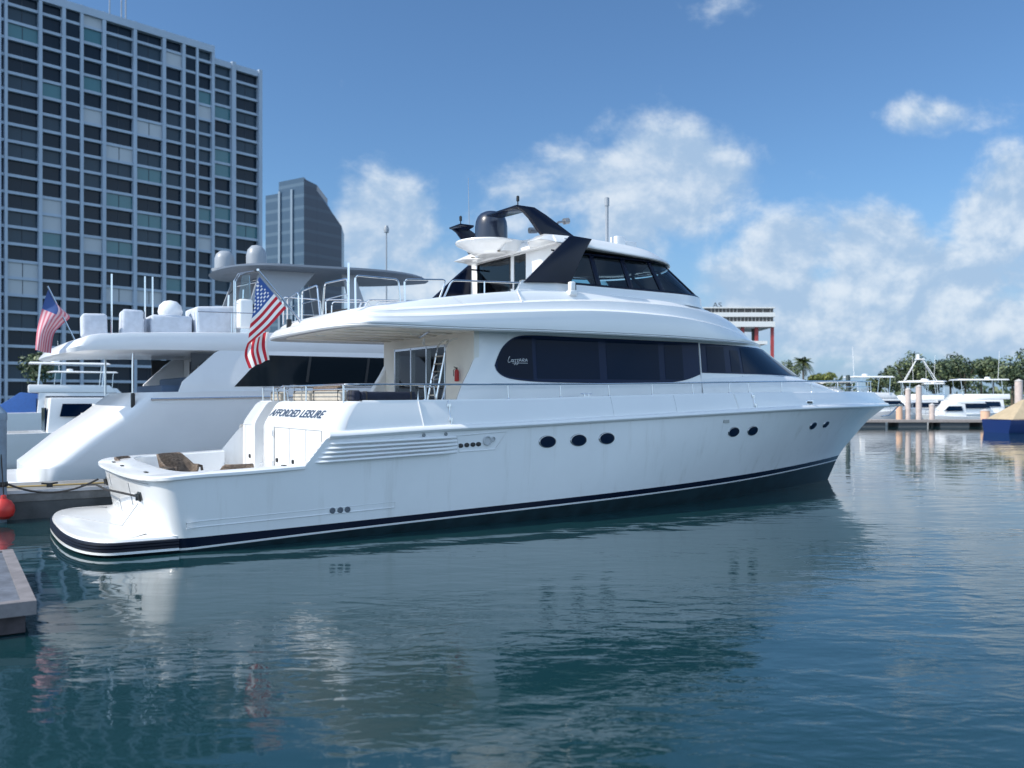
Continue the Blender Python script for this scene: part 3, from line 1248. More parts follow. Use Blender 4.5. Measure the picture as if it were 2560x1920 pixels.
mb = MB()
rws = [[(x, y + .13, z_tp(x) - .02) for x, y, z in br_row(0, .0, 0, 7.12)],
       [(x, y + .125, z_tp(x) + .03) for x, y, z in br_row(0, 0, 0, 7.12)],
       [(x, y + .055, z_tp(x) + .045) for x, y, z in br_row(0, 0, 0, 7.16)],
       [(x, y + .025, SILL - .05) for x, y, z in br_row(0, 0, 0, 7.30)],
       [(x, y + .02, SILL - .0) for x, y, z in br_row(0, 0, 0, 7.36)],
       [(x, y - .02, SILL + .012) for x, y, z in br_row(0, 0, 0, 7.38)],
       [(x, max(0, y - .12), SILL + .01) for x, y, z in br_row(0, 0, 0, 7.38)],
       [(x, max(0, y - .13), SILL - .35) for x, y, z in br_row(0, 0, 0, 7.25)]]
both(mb, rws)
mb.build('bridge_base', WHITE, yacht, ang=28)
# frame of the window ring
mb = MB()
rws = [[(x, y, z) for x, y, z in br_row(0, .01, SILL + .005, 8.3)], [(x, y, z) for x, y, z in br_row(.07, .01, br_z(.07), 8.3)]]
both(mb, rws)
rws = [[(x, y, z) for x, y, z in br_row(.95, .01, br_z(.95), 8.3)], [(x, y, z) for x, y, z in br_row(1, .01, br_z(1.0), 8.3)]]
both(mb, rws)
ring = mb.build('bridge_window_frame', NAVY, yacht)
ring_mod = ring.modifiers.new('thickness', 'SOLIDIFY')
ring_mod.thickness = .05
ring_mod.offset = -1
# mullions: starboard and port at the same stations, plus the corner posts and windscreen bars
mull = [(9.52, 9.45), (10.50, 10.38), (11.50, 11.25)]
mb = MB()


def bpt(xs_, xt_, f, sg, o=0.0):
    x = xs_ + (xt_ - xs_) * f
    return Vector((x, sg * br_y(x, f, o), br_z(f)))


for sg in (-1, 1):
    for (a, b) in mull:
        q = [(bpt(a + d, b + d * .8, f, sg, -.01)) for f in (0, 1) for d in (-.075, .075)]
        i_ = [v - Vector((0, sg * .06, 0)) for v in q]
        mb.hexa([q[0], q[1], i_[1], i_[0]], [q[2], q[3], i_[3], i_[2]])
mb.build('window_mullion', NAVY, ring, bev=.008)


def cpt(u, f):
    """point on the curved front: u=-1 starboard corner .. 1 port corner"""
    yy = br_y(0, f) * .86
    y = u * yy
    lo_, hi_ = 8.0, br_nose(f)
    for _ in range(40):
        m_ = (lo_ + hi_) / 2
        if br_y(m_, f) > abs(y):
            lo_ = m_
        else:
            hi_ = m_
    return Vector((lo_, y, br_z(f)))


mb = MB()
for u in (-.98, -.34, .34, .98):
    a, b = cpt(u, 0), cpt(u, 1)
    t = Vector((0, .05, 0)) if abs(u) < .9 else Vector((.06, .05 * (1 if u < 0 else -1), 0))
    d = Vector((-.06, 0, 0))
    mb.hexa([a - t, a + t, a + t + d, a - t + d], [b - t, b + t, b + t + d, b - t + d])
mb.build('windscreen_post', NAVY, ring, bev=.008)
# panes
for sg in (-1, 1):
    cuts = [(8.62, 8.62)] + mull
    for (a, b) in zip(cuts, cuts[1:]):
        mb = MB()
        mb.grid([[bpt(a[0] + (b[0] - a[0]) * i / 3, a[1] + (b[1] - a[1]) * i / 3, f, sg, -.03) for i in range(4)] for f in (.04, .95)])
        mb.build('side_pane', TINT, ring)
    mb = MB()
    c0, c1 = cpt(-.98, .04), cpt(-.98, .9)
    rws = []
    for f in (.04, .3, .6, .95):
        xa = 11.50 + (11.25 - 11.50) * f
        c = cpt(-.98, f)
        rws.append([(xa + (c.x - xa) * i / 10, sg * (br_y(xa + (c.x - xa) * i / 10, f) - .03), br_z(f)) for i in range(11)])
    mb.grid(rws)
    mb.build('side_pane', TINT, ring)
for (a, b) in ((-.98, -.34), (-.34, .34), (.34, .98)):
    mb = MB()
    mb.grid([[cpt(a + (b - a) * i / 8, f) - Vector((.03, 0, 0)) for i in range(9)] for f in (.04, .5, .9)])
    mb.build('windscreen_pane', TINT, ring)
# bridge floor, console and ceiling lining
mb = MB()
fl = [(x, max(0, y - .15), 4.9) for x, y, z in br_row(0, 0, 0, 8.7)]
mb.grid([[(x, -y, z) for x, y, z in fl], [(x, y, z) for x, y, z in fl]])
cl = [(x, max(0, y - .05), ZH + .02) for x, y, z in br_row(1, 0, 0, 8.7)]
mb.grid([[(x, -y, z) for x, y, z in cl], [(x, y, z) for x, y, z in cl]])
mb.box((12.3, 0, 4.98), (1.0, 2.2, .2))
mb.box((10.6, .7, 5.05), (.5, .55, .3))
mb.box((9.3, 1.35, 5.1), (1.0, .6, .4))
mb.build('bridge_interior', mat('charcoal_lining', (.016, .017, .02), .6), yacht)
# side wing panels
for sg in (-1, 1):
    mb = MB()
    prof = [(7.36, 5.02), (8.62, 5.09), (9.02, 5.80), (9.27, 6.15), (8.66, 6.17), (8.1, 5.69)]
    yy = lambda z: sg * ((2.10 if sg < 0 else 2.36) - .05 * (z - 5.0))
    mb.hexa([(x, yy(z), z) for x, z in prof], [(x + .02, yy(z) - sg * .10, z) for x, z in prof])
    mb.build('wing_panel', NAVY, yacht, bev=.02, seg=3)

# aft wall of the bridge
mb = MB()
Wn = [(-.36, .17, 5.30), (.31, 1.90, 5.17)]
zt_ = 5.99
for (y0, y1) in ((-1.9, -.36), (.17, .31), (1.90, 2.24)):
    mb.box((8.62, (y0 + y1) / 2, 5.1), (.10, y1 - y0, 2.05))
mb.box((8.62, .77, 6.06), (.098, 2.26, .14))
mb.box((8.62, .77, 4.6), (.098, 2.26, 1.12))
bw = mb.build('bridge_aft_wall', WHITE, yacht)
mb = MB()
mb.box((8.60, 1.105, 5.58), (.03, 1.59, .86))
mb.build('aft_window', tinted('aft_lounge_glass', (.22, .30, .34)), bw)
mb = MB()
mb.box((8.60, -.095, 5.58), (.03, .53, .86))
bd = mb.build('bridge_door', tinted('bridge_door_glass', (.20, .28, .32)), bw)
mb = MB()
mb.box((8.55, .24, 5.28), (.03, .03, .16))
mb.build('handle', BLACK, bd)
mb = MB()
for y in (.33, 1.88):
    mb.box((8.565, y, 5.56), (.02, .035, .86))
mb.box((8.565, 1.1, 5.985), (.02, 1.6, .03))
mb.build('window_rubber', BLACK, bw)

# roof
zrt = sm([(7.9, 6.17), (8.6, 6.20), (9.5, 6.20), (11, 6.13), (12.2, 5.98), (12.9, 5.90)])
zrb = sm([(7.9, 5.99), (8.6, 6.0), (9.4, 5.965), (10.5, 5.92), (12.0, 5.87), (12.9, 5.84)])


def roof_row(o, zf, x0, lip=0):
    r = []
    for i in range(12):
        y = (1.98 + o) * i / 12
        r.append((x0 + .35 * max(0, 1 - abs(y) / .9) * 0, y, zf(x0)))
    for i in range(45):
        u = 1 - (1 - i / 44) ** 1.8
        x = x0 + (12.95 + o - x0) * u
        r.append((x, beam(x, 1.98 + o, 10.4, 12.95 + o, 3.0, .62) - .06 * max(0, (x - 9)) / 4, zf(x)))
    return [(x, max(0, y), z) for x, y, z in r]


mb = MB()
rr = [[(x, 0, z + .03) for x, y, z in roof_row(0, zrb, 8.35)], roof_row(-.22, zrb, 8.5), roof_row(-.02, lambda x: zrb(x) - .02, 8.34), roof_row(0, zrb, 8.30),
      roof_row(-.02, lambda x: zrb(x) + .05, 8.3), roof_row(-.15, lambda x: zrt(x) - .035, 8.33), roof_row(-.19, lambda x: zrt(x), 8.36), roof_row(-.26, lambda x: zrt(x) + .012, 8.4),
      [(x, 0, z + .09) for x, y, z in roof_row(-.2, zrt, 8.4)]]
both(mb, rr)
roof = mb.build('bridge_roof', WHITE, yacht, ang=30)
# drooping aft corner brows
for sg in (-1, 1):
    mb = MB()
    mb.hexa([(8.34, sg * .85, 6.0), (7.86, sg * 1.45, 6.03), (7.86, sg * 1.95, 6.03), (8.34, sg * 1.97, 6.0)],
            [(8.38, sg * .95, 6.2), (8.16, sg * 1.42, 6.2), (8.16, sg * 1.72, 6.2), (8.38, sg * 1.76, 6.2)])
    mb.build('corner_brow', WHITE, roof, bev=.02, seg=3)
# round platform for the dome
mb = MB()
mb.lathe([(.001, 6.285), (.76, 6.285), (.82, 6.27), (.83, 6.24), (.80, 6.20), (.66, 6.14), (.52, 6.06), (.42, 5.995), (.001, 5.995)], (7.95, .30, 0), 48)
mb.hexa([(7.95, -.35, 6.0), (7.95, .95, 6.0), (8.6, 1.1, 6.02), (8.6, -.5, 6.02)], [(7.95, -.5, 6.27), (7.95, 1.1, 6.27), (8.7, 1.15, 6.24), (8.7, -.55, 6.24)])
mb.build('dome_platform', WHITE, yacht, ang=40)
mb = MB()
for (x, y) in ((7.95, -.15), (7.6, .5), (7.9, 1.0)):
    mb.lathe([(.05, 0), (.06, -.012), (.03, -.02), (.001, -.02)], (x, y, 6.02 + (.06 if x < 7.7 else 0)), 14)
mb.build('downlight', mat('brass_fitting', (.3, .26, .2), .3, metal=.7), yacht)
mb = MB()
mb.lathe([(.001, 6.28), (.39, 6.28), (.395, 6.36), (.39, 6.64), (.375, 6.76), (.335, 6.87), (.265, 6.95), (.16, 7.00), (.001, 7.02)], (7.93, .18, 0), 40)
mb.build('satellite_dome', mat('dark_navy_dome', (.018, .026, .05), .28, coat=.25), yacht, ang=50)

# radar arch: two navy legs, each with a plate turned inboard
for sg in (-1, 1):
    mb = MB()
    y0, y1 = sg * 1.42, sg * 1.54
    prof = [(7.52, 6.80), (8.02, 6.81), (8.32, 6.67), (8.75, 6.42), (9.05, 6.25), (9.06, 6.16), (8.2, 6.16), (8.08, 6.28), (7.88, 6.55), (7.72, 6.70)]
    mb.hexa([(x, y0 + sg * .12 * (6.8 - z) / .6, z) for x, z in prof], [(x, y1 + sg * .12 * (6.8 - z) / .6, z) for x, z in prof])
    yi = sg * (.30 if sg < 0 else .95)
    mb.hexa([(7.5, yi, 6.765), (7.9, yi, 6.765), (8.05, y1, 6.765), (7.53, y1, 6.765)], [(7.5, yi, 6.81), (7.9, yi, 6.81), (8.02, y1, 6.812), (7.52, y1, 6.812)])
    arch = mb.build('radar_arch_leg', NAVY, yacht, bev=.008)
    mb = MB()
    mb.lathe([(.03, 0), (.03, .02), (.014, .03), (.014, .14), (.035, .15), (.035, .25), (.02, .27), (.001, .27)], (7.72, sg * 1.30, 6.81), 12)
    mb.build('anchor_light', BLACK, arch)
mb = MB()
mb.tube([(8.78, -1.36, 6.56), (9.06, -1.0, 6.68), (9.30, -.95, 6.735)], .028, 8)
mb.tube([(9.27, -.95, 6.73), (9.40, -.95, 6.76)], .075, 14)
mb.tube([(8.27, -.95, 6.41), (8.46, -.97, 6.43)], .07, 14)
mb.tube([(8.46, -.97, 6.43), (8.55, -1.36, 6.45)], .022, 6)
mb.build('floodlight', mat('grey_metal', (.3, .31, .33), .35, metal=.6), yacht)
# things on the roof
mb = MB()
mb.lathe([(.06, 6.0), (.06, 6.3), (.045, 6.32), (.045, 7.62), (.065, 7.63), (.065, 7.84), (.001, 7.87)], (11.65, .35, 0), 14)
mb.build('light_mast', GREYR, yacht)
mb = MB()
mb.box((11.98, .3, 6.40), (.30, .30, .86))
mb.box((12.42, .35, 6.36), (.5, .06, .80))
mb.box((12.2, .33, 6.70), (.3, .04, .05))
mb.build('radar_scanner', WHITE, yacht, bev=.02)
mb = MB()
mb.lathe([(.025, 6.12), (.025, 6.2), (.05, 6.22), (.045, 6.30), (.001, 6.32)], (10.95, -.9, 0), 12)
mb.tube([(11.5, -.9, 6.08), (11.5, -.9, 6.2)], .012, 6)
mb.tube([(12.4, .1, 5.98), (12.4, .1, 6.12)], .02, 8)
mb.build('roof_aerial', BLACK, yacht)
mb = MB()
mb.tube([(8.25, 1.75, 6.2), (8.22, 1.78, 8.2)], .012, 6, r2=.005)
mb.build('whip_aerial', GREYR, yacht)
mb = MB()
mb.lathe([(.03, 0), (.03, .03), (.001, .035)], (11.0, -1.72, 5.90), 10)
mb.build('roof_drain', WHITE, yacht)

# sidelight pods
for sg in (-1, 1):
    mb = MB()
    mb.box((8.53, sg * 2.24, 4.985), (.14, .13, .22))
    mb.box((8.54, sg * 2.22, 4.84), (.22, .20, .12))
    pod = mb.build('sidelight_pod', WHITE, yacht, bev=.03, seg=3)
    mb = MB()
    mb.box((8.604, sg * 2.26, 4.985), (.012, .08, .15))
    mb.build('lens', BLACK, pod)

# ---------------------------------------------------------------- rails and ladder of the yacht
mb = MB()


def rail_y(x):
    return max(.0, cap_y(x) - .07)


xs_ = [3.35 + .4 * i for i in range(47)] + [22.2, 22.4, 22.52]
z_rail = sm([(3, 2.765), (7, 2.80), (10.3, 2.85), (14, 2.925), (17, 2.985), (22.6, 3.07)])
for sg in (-1, 1):
    mb.tube([(x, sg * rail_y(x), z_rail(x)) for x in xs_], .019, 8)
    for x in (4.72, 6.65, 7.99, 9.33, 10.62, 11.92, 13.23, 13.98, 15.42, 17.01, 18.78, 20.65, 22.0, 22.49):
        mb.tube([(x, sg * rail_y(x), z_cap(x) + .01), (x - .015, sg * (rail_y(x) - .01), z_rail(x))], .015, 6)
        mb.lathe([(.035, 0), (.03, .015), (.001, .02)], (x, sg * rail_y(x), z_cap(x) + .015), 10)
mb.tube([(22.52, -rail_y(22.52), z_rail(22.5)), (22.6, 0, z_rail(22.5)), (22.52, rail_y(22.52), z_rail(22.5))], .019, 8)
for sg in (-1, 1):
    mb.tube([(x, sg * rail_y(x), z_rail(x) - .17) for x in (18.78, 19.7, 20.65, 21.4, 22.0, 22.49)], .011, 6)
mb.build('main_rail', STEEL, yacht)
# aft rail over the transom seats
mb = MB()
for (y0, y1) in ((-2.45, .95), (1.7, 2.5)):
    mb.tube([(3.10, y0, 2.765), (3.10, y1, 2.765)], .018, 8)
    mb.tube([(3.10, y0, 2.68), (3.10, y1, 2.68)], .012, 6)
for y in (-2.40, -.41, .95, 1.7, 2.47):
    mb.tube([(3.10, y, 2.44), (3.10, y, 2.765)], .02, 8)
mb.tube([(3.10, -2.45, 2.765), (3.16, -2.52, 2.765), (3.35, -rail_y(3.35), 2.768)], .018, 8)
for y in (.98, 1.15, 1.66):
    mb.tube([(3.2, y, 2.45), (3.16, y, 2.7), (3.30, y, 2.79), (3.55, y, 2.77), (3.6, y, 2.45)], .02, 8)
mb.build('aft_rail', STEEL, yacht)
# hoops of the upper deck
mb = MB()


def hoop(pts, r=.019):
    """tube with rounded corners"""
    P = [Vector(p) for p in pts]
    o = [P[0]]
    for i in range(1, len(P) - 1):
        a, b = (P[i - 1] - P[i]), (P[i + 1] - P[i])
        d = min(.09, a.length * .4, b.length * .4)
        p0, p1 = P[i] + a.normalized() * d, P[i] + b.normalized() * d
        for k in range(5):
            t = k / 4
            o.append((1 - t) ** 2 * p0 + 2 * t * (1 - t) * P[i] + t * t * p1)
    o.append(P[-1])
    mb.tube(o, r, 8)


AX = 3.5
hoop([(AX, 1.97, 4.2), (AX, 1.97, 4.80), (AX, 1.20, 4.88), (AX, 1.18, 4.2)])
hoop([(AX, 1.0, 4.2), (AX, .97, 4.88), (AX, .03, 4.91), (AX, -.13, 4.2)])
hoop([(AX, -.26, 4.2), (AX, -.40, 4.90), (AX, -1.62, 4.86), (AX, -1.72, 4.2)])
mb.tube([(AX, 1.9, 4.6), (AX, 1.19, 4.6)], .012, 6)
mb.tube([(AX, .98, 4.6), (AX, -.05, 4.6)], .012, 6)
mb.tube([(AX, -.33, 4.56), (AX, -1.66, 4.56)], .012, 6)
for sg in (-1, 1):
    y = sg * 2.12
    hoop([(3.46, y, 4.22), (3.45, y, 4.86), (4.36, y, 4.85), (4.40, y, 4.38)])
    hoop([(4.50, y, 4.4), (4.49, y, 4.86), (5.43, y, 4.92), (5.28, y, 4.54)])
    hoop([(5.38, y, 4.56), (5.56, y, 4.92), (7.22, y * .99, 4.99)])
    mb.tube([(6.34, y, 4.70), (6.34, y, 4.95)], .017, 6)
hoop([(4.56, 1.95, 4.1), (4.58, 1.95, 4.8), (5.5, 1.95, 4.85), (5.6, 1.95, 4.7)], .015)
hoop([(5.65, 1.95, 4.6), (5.75, 1.95, 4.86), (6.5, 1.95, 4.9)], .015)
mb.tube([(3.45, -1.80, 4.2), (3.45, -1.80, 5.14)], .022, 8)
mb.build('upper_rail', STEEL, yacht)
mb = MB()
mb.box((3.20, .95, 4.14), (.09, .11, .2))
mb.box((3.20, .95, 4.02), (.05, .05, .1))
mb.build('stern_light', BLACK, yacht, bev=.012)
# boat-deck ladder with curved handrails
mb = MB()
for y in (-1.45, -1.82):
    pts = [(5.36, y, 1.85), (5.36, y, 2.48), (5.56, y, 3.45), (5.60, y, 3.6), (5.66, y, 3.69), (5.76, y, 3.74), (5.86, y, 3.76)]
    mb.tube(pts, .02, 8)
for k in range(6):
    t = .1 + k / 6
    mb.tube([(5.36 + .2 * t, -1.45, 2.48 + .97 * t), (5.36 + .2 * t, -1.82, 2.48 + .97 * t)], .018, 6)
mb.tube([(5.5, -1.6, 3.0), (5.42, -1.6, 2.95), (5.42, -1.6, 2.8), (5.5, -1.6, 2.75)], .012, 6)
mb.build('boat_deck_ladder', STEEL, yacht)
mb = MB()
mb.tube([(4.75, -2.2, 2.45), (4.75, -2.2, 2.74), (5.1, -2.2, 2.74), (5.15, -2.2, 2.45)], .02, 8)
mb.tube([(5.15, -2.46, 2.48), (5.28, -2.35, 2.76)], .018, 6)
mb.build('gate_rail', STEEL, yacht)


# lettering


def text_mesh(name, s, size, M, m, parent, shear=0.0, ext=.004, sx=1.0, off=0.0):
    cu_ = bpy.data.curves.new(name, 'FONT')
    cu_.body = s
    cu_.size = size
    cu_.shear = shear
    cu_.extrude = ext
    cu_.offset = off
    cu_.space_character = 1.02
    tmp = bpy.data.objects.new(name, cu_)
    COL.objects.link(tmp)
    dg = bpy.context.evaluated_depsgraph_get()
    me = bpy.data.meshes.new_from_object(tmp.evaluated_get(dg))
    bpy.data.objects.remove(tmp)
    me.name = name
    if sx != 1.0:
        me.transform(Matrix.Diagonal((sx, 1, 1, 1)))
    me.transform(M)
    me.materials.clear()
    me.materials.append(m)
    o = bpy.data.objects.new(name, me)
    COL.objects.link(o)
    if parent:
        o.parent = parent
    return o


# boat name across the sloping aft face (text x -> starboard, text y -> up the slope)
ux = Vector((0, -1, 0))
uy = (Vector((XB + .25, 0, 2.36)) - Vector((XB + .08, 0, 2.10))).normalized()
uz = ux.cross(uy)


def frame(o, ux, uy, uz):
    M = Matrix((ux, uy, uz)).transposed().to_4x4()
    M.translation = Vector(o)
    return M


NAMEB = mat('blue_lettering', (.035, .07, .16), .4)
NAMEK = mat('black_lettering', (.015, .015, .02), .4)
o0 = Vector((XB + .105, .93, 2.135))
text_mesh('boat_name', "AFFORDED LEISURE", .24, frame(o0 + uz * .004 + ux * .016 - uy * .014, ux, uy, uz), mat('grey_lettering', (.30, .34, .38), .4), yacht, shear=.32, ext=.002, sx=1.42, off=.004)
text_mesh('boat_name', "AFFORDED LEISURE", .24, frame(o0 + uz * .009, ux, uy, uz), mat('navy_lettering', (.012, .035, .085), .4), yacht, shear=.32, ext=.002, sx=1.42, off=.003)
# maker's script on the window band
FW = Matrix((Vector((1, 0, 0)), Vector((0, .09, 1)).normalized(), Vector((0, -1, .09)).normalized())).transposed().to_4x4()
FW.translation = Vector((6.86, -house_y(6.86, 3.27, .03), 3.27))
WLET = mat('white_lettering', (.75, .77, .8), .4)
mb = MB()


def script_line(strokes, r):
    for st in strokes:
        P = []
        for i in range(len(st) - 1):
            p0 = st[max(0, i - 1)]; p1 = st[i]; p2 = st[i + 1]; p3 = st[min(len(st) - 1, i + 2)]
            for k in range(4):
                t = k / 4
                q = [.5 * ((2 * b) + (-a + c) * t + (2 * a - 5 * b + 4 * c - d) * t * t + (-a + 3 * b - 3 * c + d) * t ** 3) for a, b, c, d in zip(p0, p1, p2, p3)]
                P.append(FW @ Vector((q[0] * .5, q[1] * .5, .003)))
        P.append(FW @ Vector((st[-1][0] * .5, st[-1][1] * .5, .003)))
        mb.tube(P, r, 5)


script_line([
    [(.09, .26), (.03, .17), (-.01, .06), (.0, .0), (.05, .0), (.12, .03)],
    [(.25, .12), (.19, .12), (.15, .07), (.17, .03), (.22, .05), (.27, .12), (.25, .04), (.29, .04)],
    [(.31, .12), (.40, .13), (.33, .05), (.38, .03), (.36, -.06), (.29, -.10)],
    [(.43, .13), (.52, .14), (.45, .05), (.50, .03), (.47, -.06), (.40, -.10)],
    [(.54, .04), (.62, .17), (.66, .05)], [(.57, .09), (.65, .10)],
    [(.70, .04), (.74, .16), (.82, .16), (.80, .11), (.73, .10), (.82, .04)],
    [(.85, .04), (.93, .17), (.97, .05)], [(.88, .09), (.96, .10)],
    [(.20, -.03), (.6, -.02), (.98, -.02)]], .0055)
mb.build('window_script', WLET, win1)
# faint hailing port curving round the foot of the transom
mb_txt = text_mesh('hailing_port', "NEVIS", .15, frame((tr_x(.75, .42) - .02, .9, .40), ux, Vector((0, 0, 1)), Vector((-1, 0, 0))), mat('faint_grey_lettering', (.52, .53, .53), .5), yacht, shear=.25, ext=.001, sx=1.2)

# ---------------------------------------------------------------- loose things aboard
# ensign on its leaning staff
ens = thing('ensign', 'large stars and stripes flag hanging from a leaning steel staff at the upper deck stern', 'flag', WP(3.28, .42, 4.2), PHI)


def EL(x, y, z):
    return (x - 3.28, y - .42, z - 4.2)


mb = MB()
mb.tube([EL(3.30, .42, 4.14), EL(2.37, .42, 5.17)], .022, 8)
mb.tube([EL(3.22, .30, 4.12), EL(2.85, .42, 4.62)], .010, 6)
mb.lathe([(.001, -.03), (.03, -.02), (.03, .02), (.001, .03)], EL(2.36, .42, 5.19), 10)
mb.lathe([(.045, 0), (.045, .02), (.001, .03)], EL(3.30, .42, 4.15), 10)
mb.build('staff', STEEL, ens)
FR = mat('flag_red', (.48, .012, .03), .8)
FWm = mat('flag_white', (.80, .79, .78), .8)
FB = mat('flag_blue', (.03, .09, .30), .8)
lft = [(2.372, 5.03), (2.30, 4.62), (2.225, 4.22), (2.175, 3.88), (2.15, 3.60)]


def catm(P, t):
    t = t * (len(P) - 1)
    i = min(int(t), len(P) - 2)
    u = t - i
    p0, p1, p2, p3 = P[max(0, i - 1)], P[i], P[i + 1], P[min(len(P) - 1, i + 2)]
    return [.5 * ((2 * b) + (-a + c) * u + (2 * a - 5 * b + 4 * c - d) * u * u + (-a + 3 * b - 3 * c + d) * u ** 3) for a, b, c, d in zip(p0, p1, p2, p3)]


mb = MB()
NU, NV = 70, 91
rws, dist = [], {}
for j in range(NV + 1):
    v = j / NV
    h = (2.385 + .575 * v, 5.05 - .63 * v)
    l = catm(lft, v)
    r = []
    L_ = math.hypot(h[0] - l[0], h[1] - l[1])
    for i in range(NU + 1):
        u = i / NU
        q = u * L_
        x, z = h[0] + (l[0] - h[0]) * u, h[1] + (l[1] - h[1]) * u
        d = .05 * math.sin(5.2 * q + 2.2 * v) * min(1, u * 3) + .03 * math.sin(9 * v + 3 * q) * u
        z -= .03 * math.sin(math.pi * u) * (1 - v * .4)
        r.append(EL(x, .42 + d, z))
        dist[(i, j)] = q
    rws.append(r)


def flag_mi(j, i):
    q, v = dist[(i, j)], (j + .5) / NV
    if v < 7 / 13:
        row = v / (7 / 13) * 9.6 - .3
        k = round(row)
        cx = q / .115 + (.5 if k % 2 else 0)
        if .5 < q / .115 < 6 and 0 <= k <= 8.6 and abs(row - k) < .30 and abs(cx - round(cx)) < .24:
            return 1
        return 2
    return 0 if (j * 13 // NV) % 2 == 0 else 1


mb.grid(rws, mif=flag_mi)
rws = []
for j in range(31):
    t_ = j / 30
    r = []
    for i in range(57):
        u = i / 56
        tl, tr = (2.155, 3.66), (2.60, 3.93)
        bl_, br_ = (2.185, 3.13), (2.615, 3.33)
        ml, mr = (2.105, 3.40), (2.575, 3.62)
        a_ = catm([tl, ml, bl_], t_)
        b_ = catm([tr, mr, br_], t_)
        x, z = a_[0] + (b_[0] - a_[0]) * u, a_[1] + (b_[1] - a_[1]) * u
        r.append(EL(x, .47 + .035 * math.sin(11 * u + 2 * t_) + .02 * math.sin(5 * t_), z - .012 * math.sin(14 * u)))
    rws.append(r)
mb.grid(rws, mif=lambda j, i: 0 if (i * 8 // 56) % 2 == 0 else 1)
mb.build('cloth', [FR, FWm, FB], ens, ang=60, split=False)

# wicker tub chairs in the cockpit


def wicker_chair(label, x, y, rz, sc=1.0, grp='wicker chairs in the cockpit'):
    """rz: direction the chair faces, relative to the bow"""
    t = thing('wicker_chair', label, 'chair', WP(x, y, .552), PHI + rz, grp)
    mb = MB()
    uvl = mb.bm.loops.layers.uv.new('UVMap')
    rws = []
    for k, (zz, out, ) in enumerate(((.30, .0), (.42, .02), (.56, .05), (.70, .08), (.80, .10), (.86, .115))):
        r = []
        for i in range(29):
            a = -math.pi * .62 + 1.24 * math.pi * i / 28
            arm = abs(a) / (math.pi * .62)
            top = 1.0 if arm < .45 else 1.0 - .42 * min(1, (arm - .45) / .35) - .0
            z = .30 + (zz - .30) * top
            rad = .30 + out * (1 if arm < .5 else .8)
            r.append((-math.cos(a) * rad * sc, math.sin(a) * rad * 1.12 * sc, z * sc))
        rws.append(r)
    V = mb.grid(rws)
    for f in mb.bm.faces:
        for l in f.loops:
            c = l.vert.co
            l[uvl].uv = (math.atan2(c.y, -c.x) * .42, c.z)
    mb.build('wicker_back', WICK, t, thick=.035)
    mb = MB()
    uvl = mb.bm.loops.layers.uv.new('UVMap')
    mb.lathe([(.001, .44), (.30, .44), (.34, .40), (.33, .12), (.36, .0)], (0, 0, 0), 28, M=Matrix.Diagonal((sc, sc * 1.1, sc)))
    for f in mb.bm.faces:
        for l in f.loops:
            c = l.vert.co
            l[uvl].uv = (math.atan2(c.y, c.x) * .42, c.z)
    mb.build('seat_drum', WICK, t)
    mb = MB()
    for s in (-1, 1):
        mb.tube([(-.12 * sc, s * .44 * sc, .60 * sc), (.05 * sc, s * .46 * sc, .60 * sc), (.17 * sc, s * .44 * sc, .585 * sc), (.19 * sc, s * .43 * sc, .50 * sc)], .028, 8)
    mb.build('arm', WICK, t)
    return t


wicker_chair('tall brown wicker tub chair, nearest the middle of the cockpit', .80, .36, R(-48))
wicker_chair('low brown wicker chair by the far corner of the transom', .18, 1.80, R(-30), .86)
wicker_chair('brown wicker chair between the tall chair and the transom, seen by its arms', .40, .30, R(140), .70)
wicker_chair('brown wicker chair nearest the cockpit bulkhead, only its back rim showing', 1.70, -.30, R(90), .78)


# seat backs on the aft deck


def seat_back(label, x, y, w, m, name='seat_back_cushion', ry=0.0, h=.2, d=.16):
    t = thing(name, label, 'cushion', WP(x, y, 2.456), PHI + ry, 'cushions along the aft deck')
    mb = MB()
    mb.box((0, 0, h / 2), (d, w, h))
    mb.build('padding', m, t, bev=.04, seg=3)
    mb = MB()
    for s in (-1, 1):
        mb.box((0, s * (w / 2 - .11), h / 2), (d + .012, .035, h + .012))
    mb.build('strap', mat('dark_strap', (.05, .045, .04), .8), t, bev=.01)
    return t


seat_back('beige seat back cushion behind the rail above the first letters of the boat name', 3.34, .40, 1.0, BEIGEC)
seat_back('beige seat back cushion behind the rail above the last letters of the boat name', 3.34, -1.05, 1.55, BEIGEC)
seat_back('short beige cushion by the stair opening on the far side', 3.34, 2.1, .72, BEIGEC)
seat_back('dark rolled cushion at the starboard aft corner of the seat', 3.42, -2.12, .34, NAVYC, 'rolled_cushion')
seat_back('long navy covered settee back along the starboard side of the aft deck', 4.08, -2.22, 1.16, NAVYC, 'settee_back', R(90), .18)
# sunlit wicker seat on the aft deck behind the cushions
t = thing('wicker_sofa', 'brown wicker sofa back rising behind the beige cushions', 'sofa', WP(4.1, 1.0, 1.80), PHI)
mb = MB()
uvl = mb.bm.loops.layers.uv.new('UVMap')
mb.box((0, 0, .55), (.18, 1.5, .86))
mb.box((.4, 0, .25), (.7, 1.5, .4))
for f in mb.bm.faces:
    for l in f.loops:
        l[uvl].uv = (l.vert.co.y, l.vert.co.z)
mb.build('frame', WICK, t, bev=.06, seg=3)
mb = MB()
mb.box((.42, 0, .51), (.62, 1.4, .12))
mb.build('seat_cushion', BEIGEC, t, bev=.04)

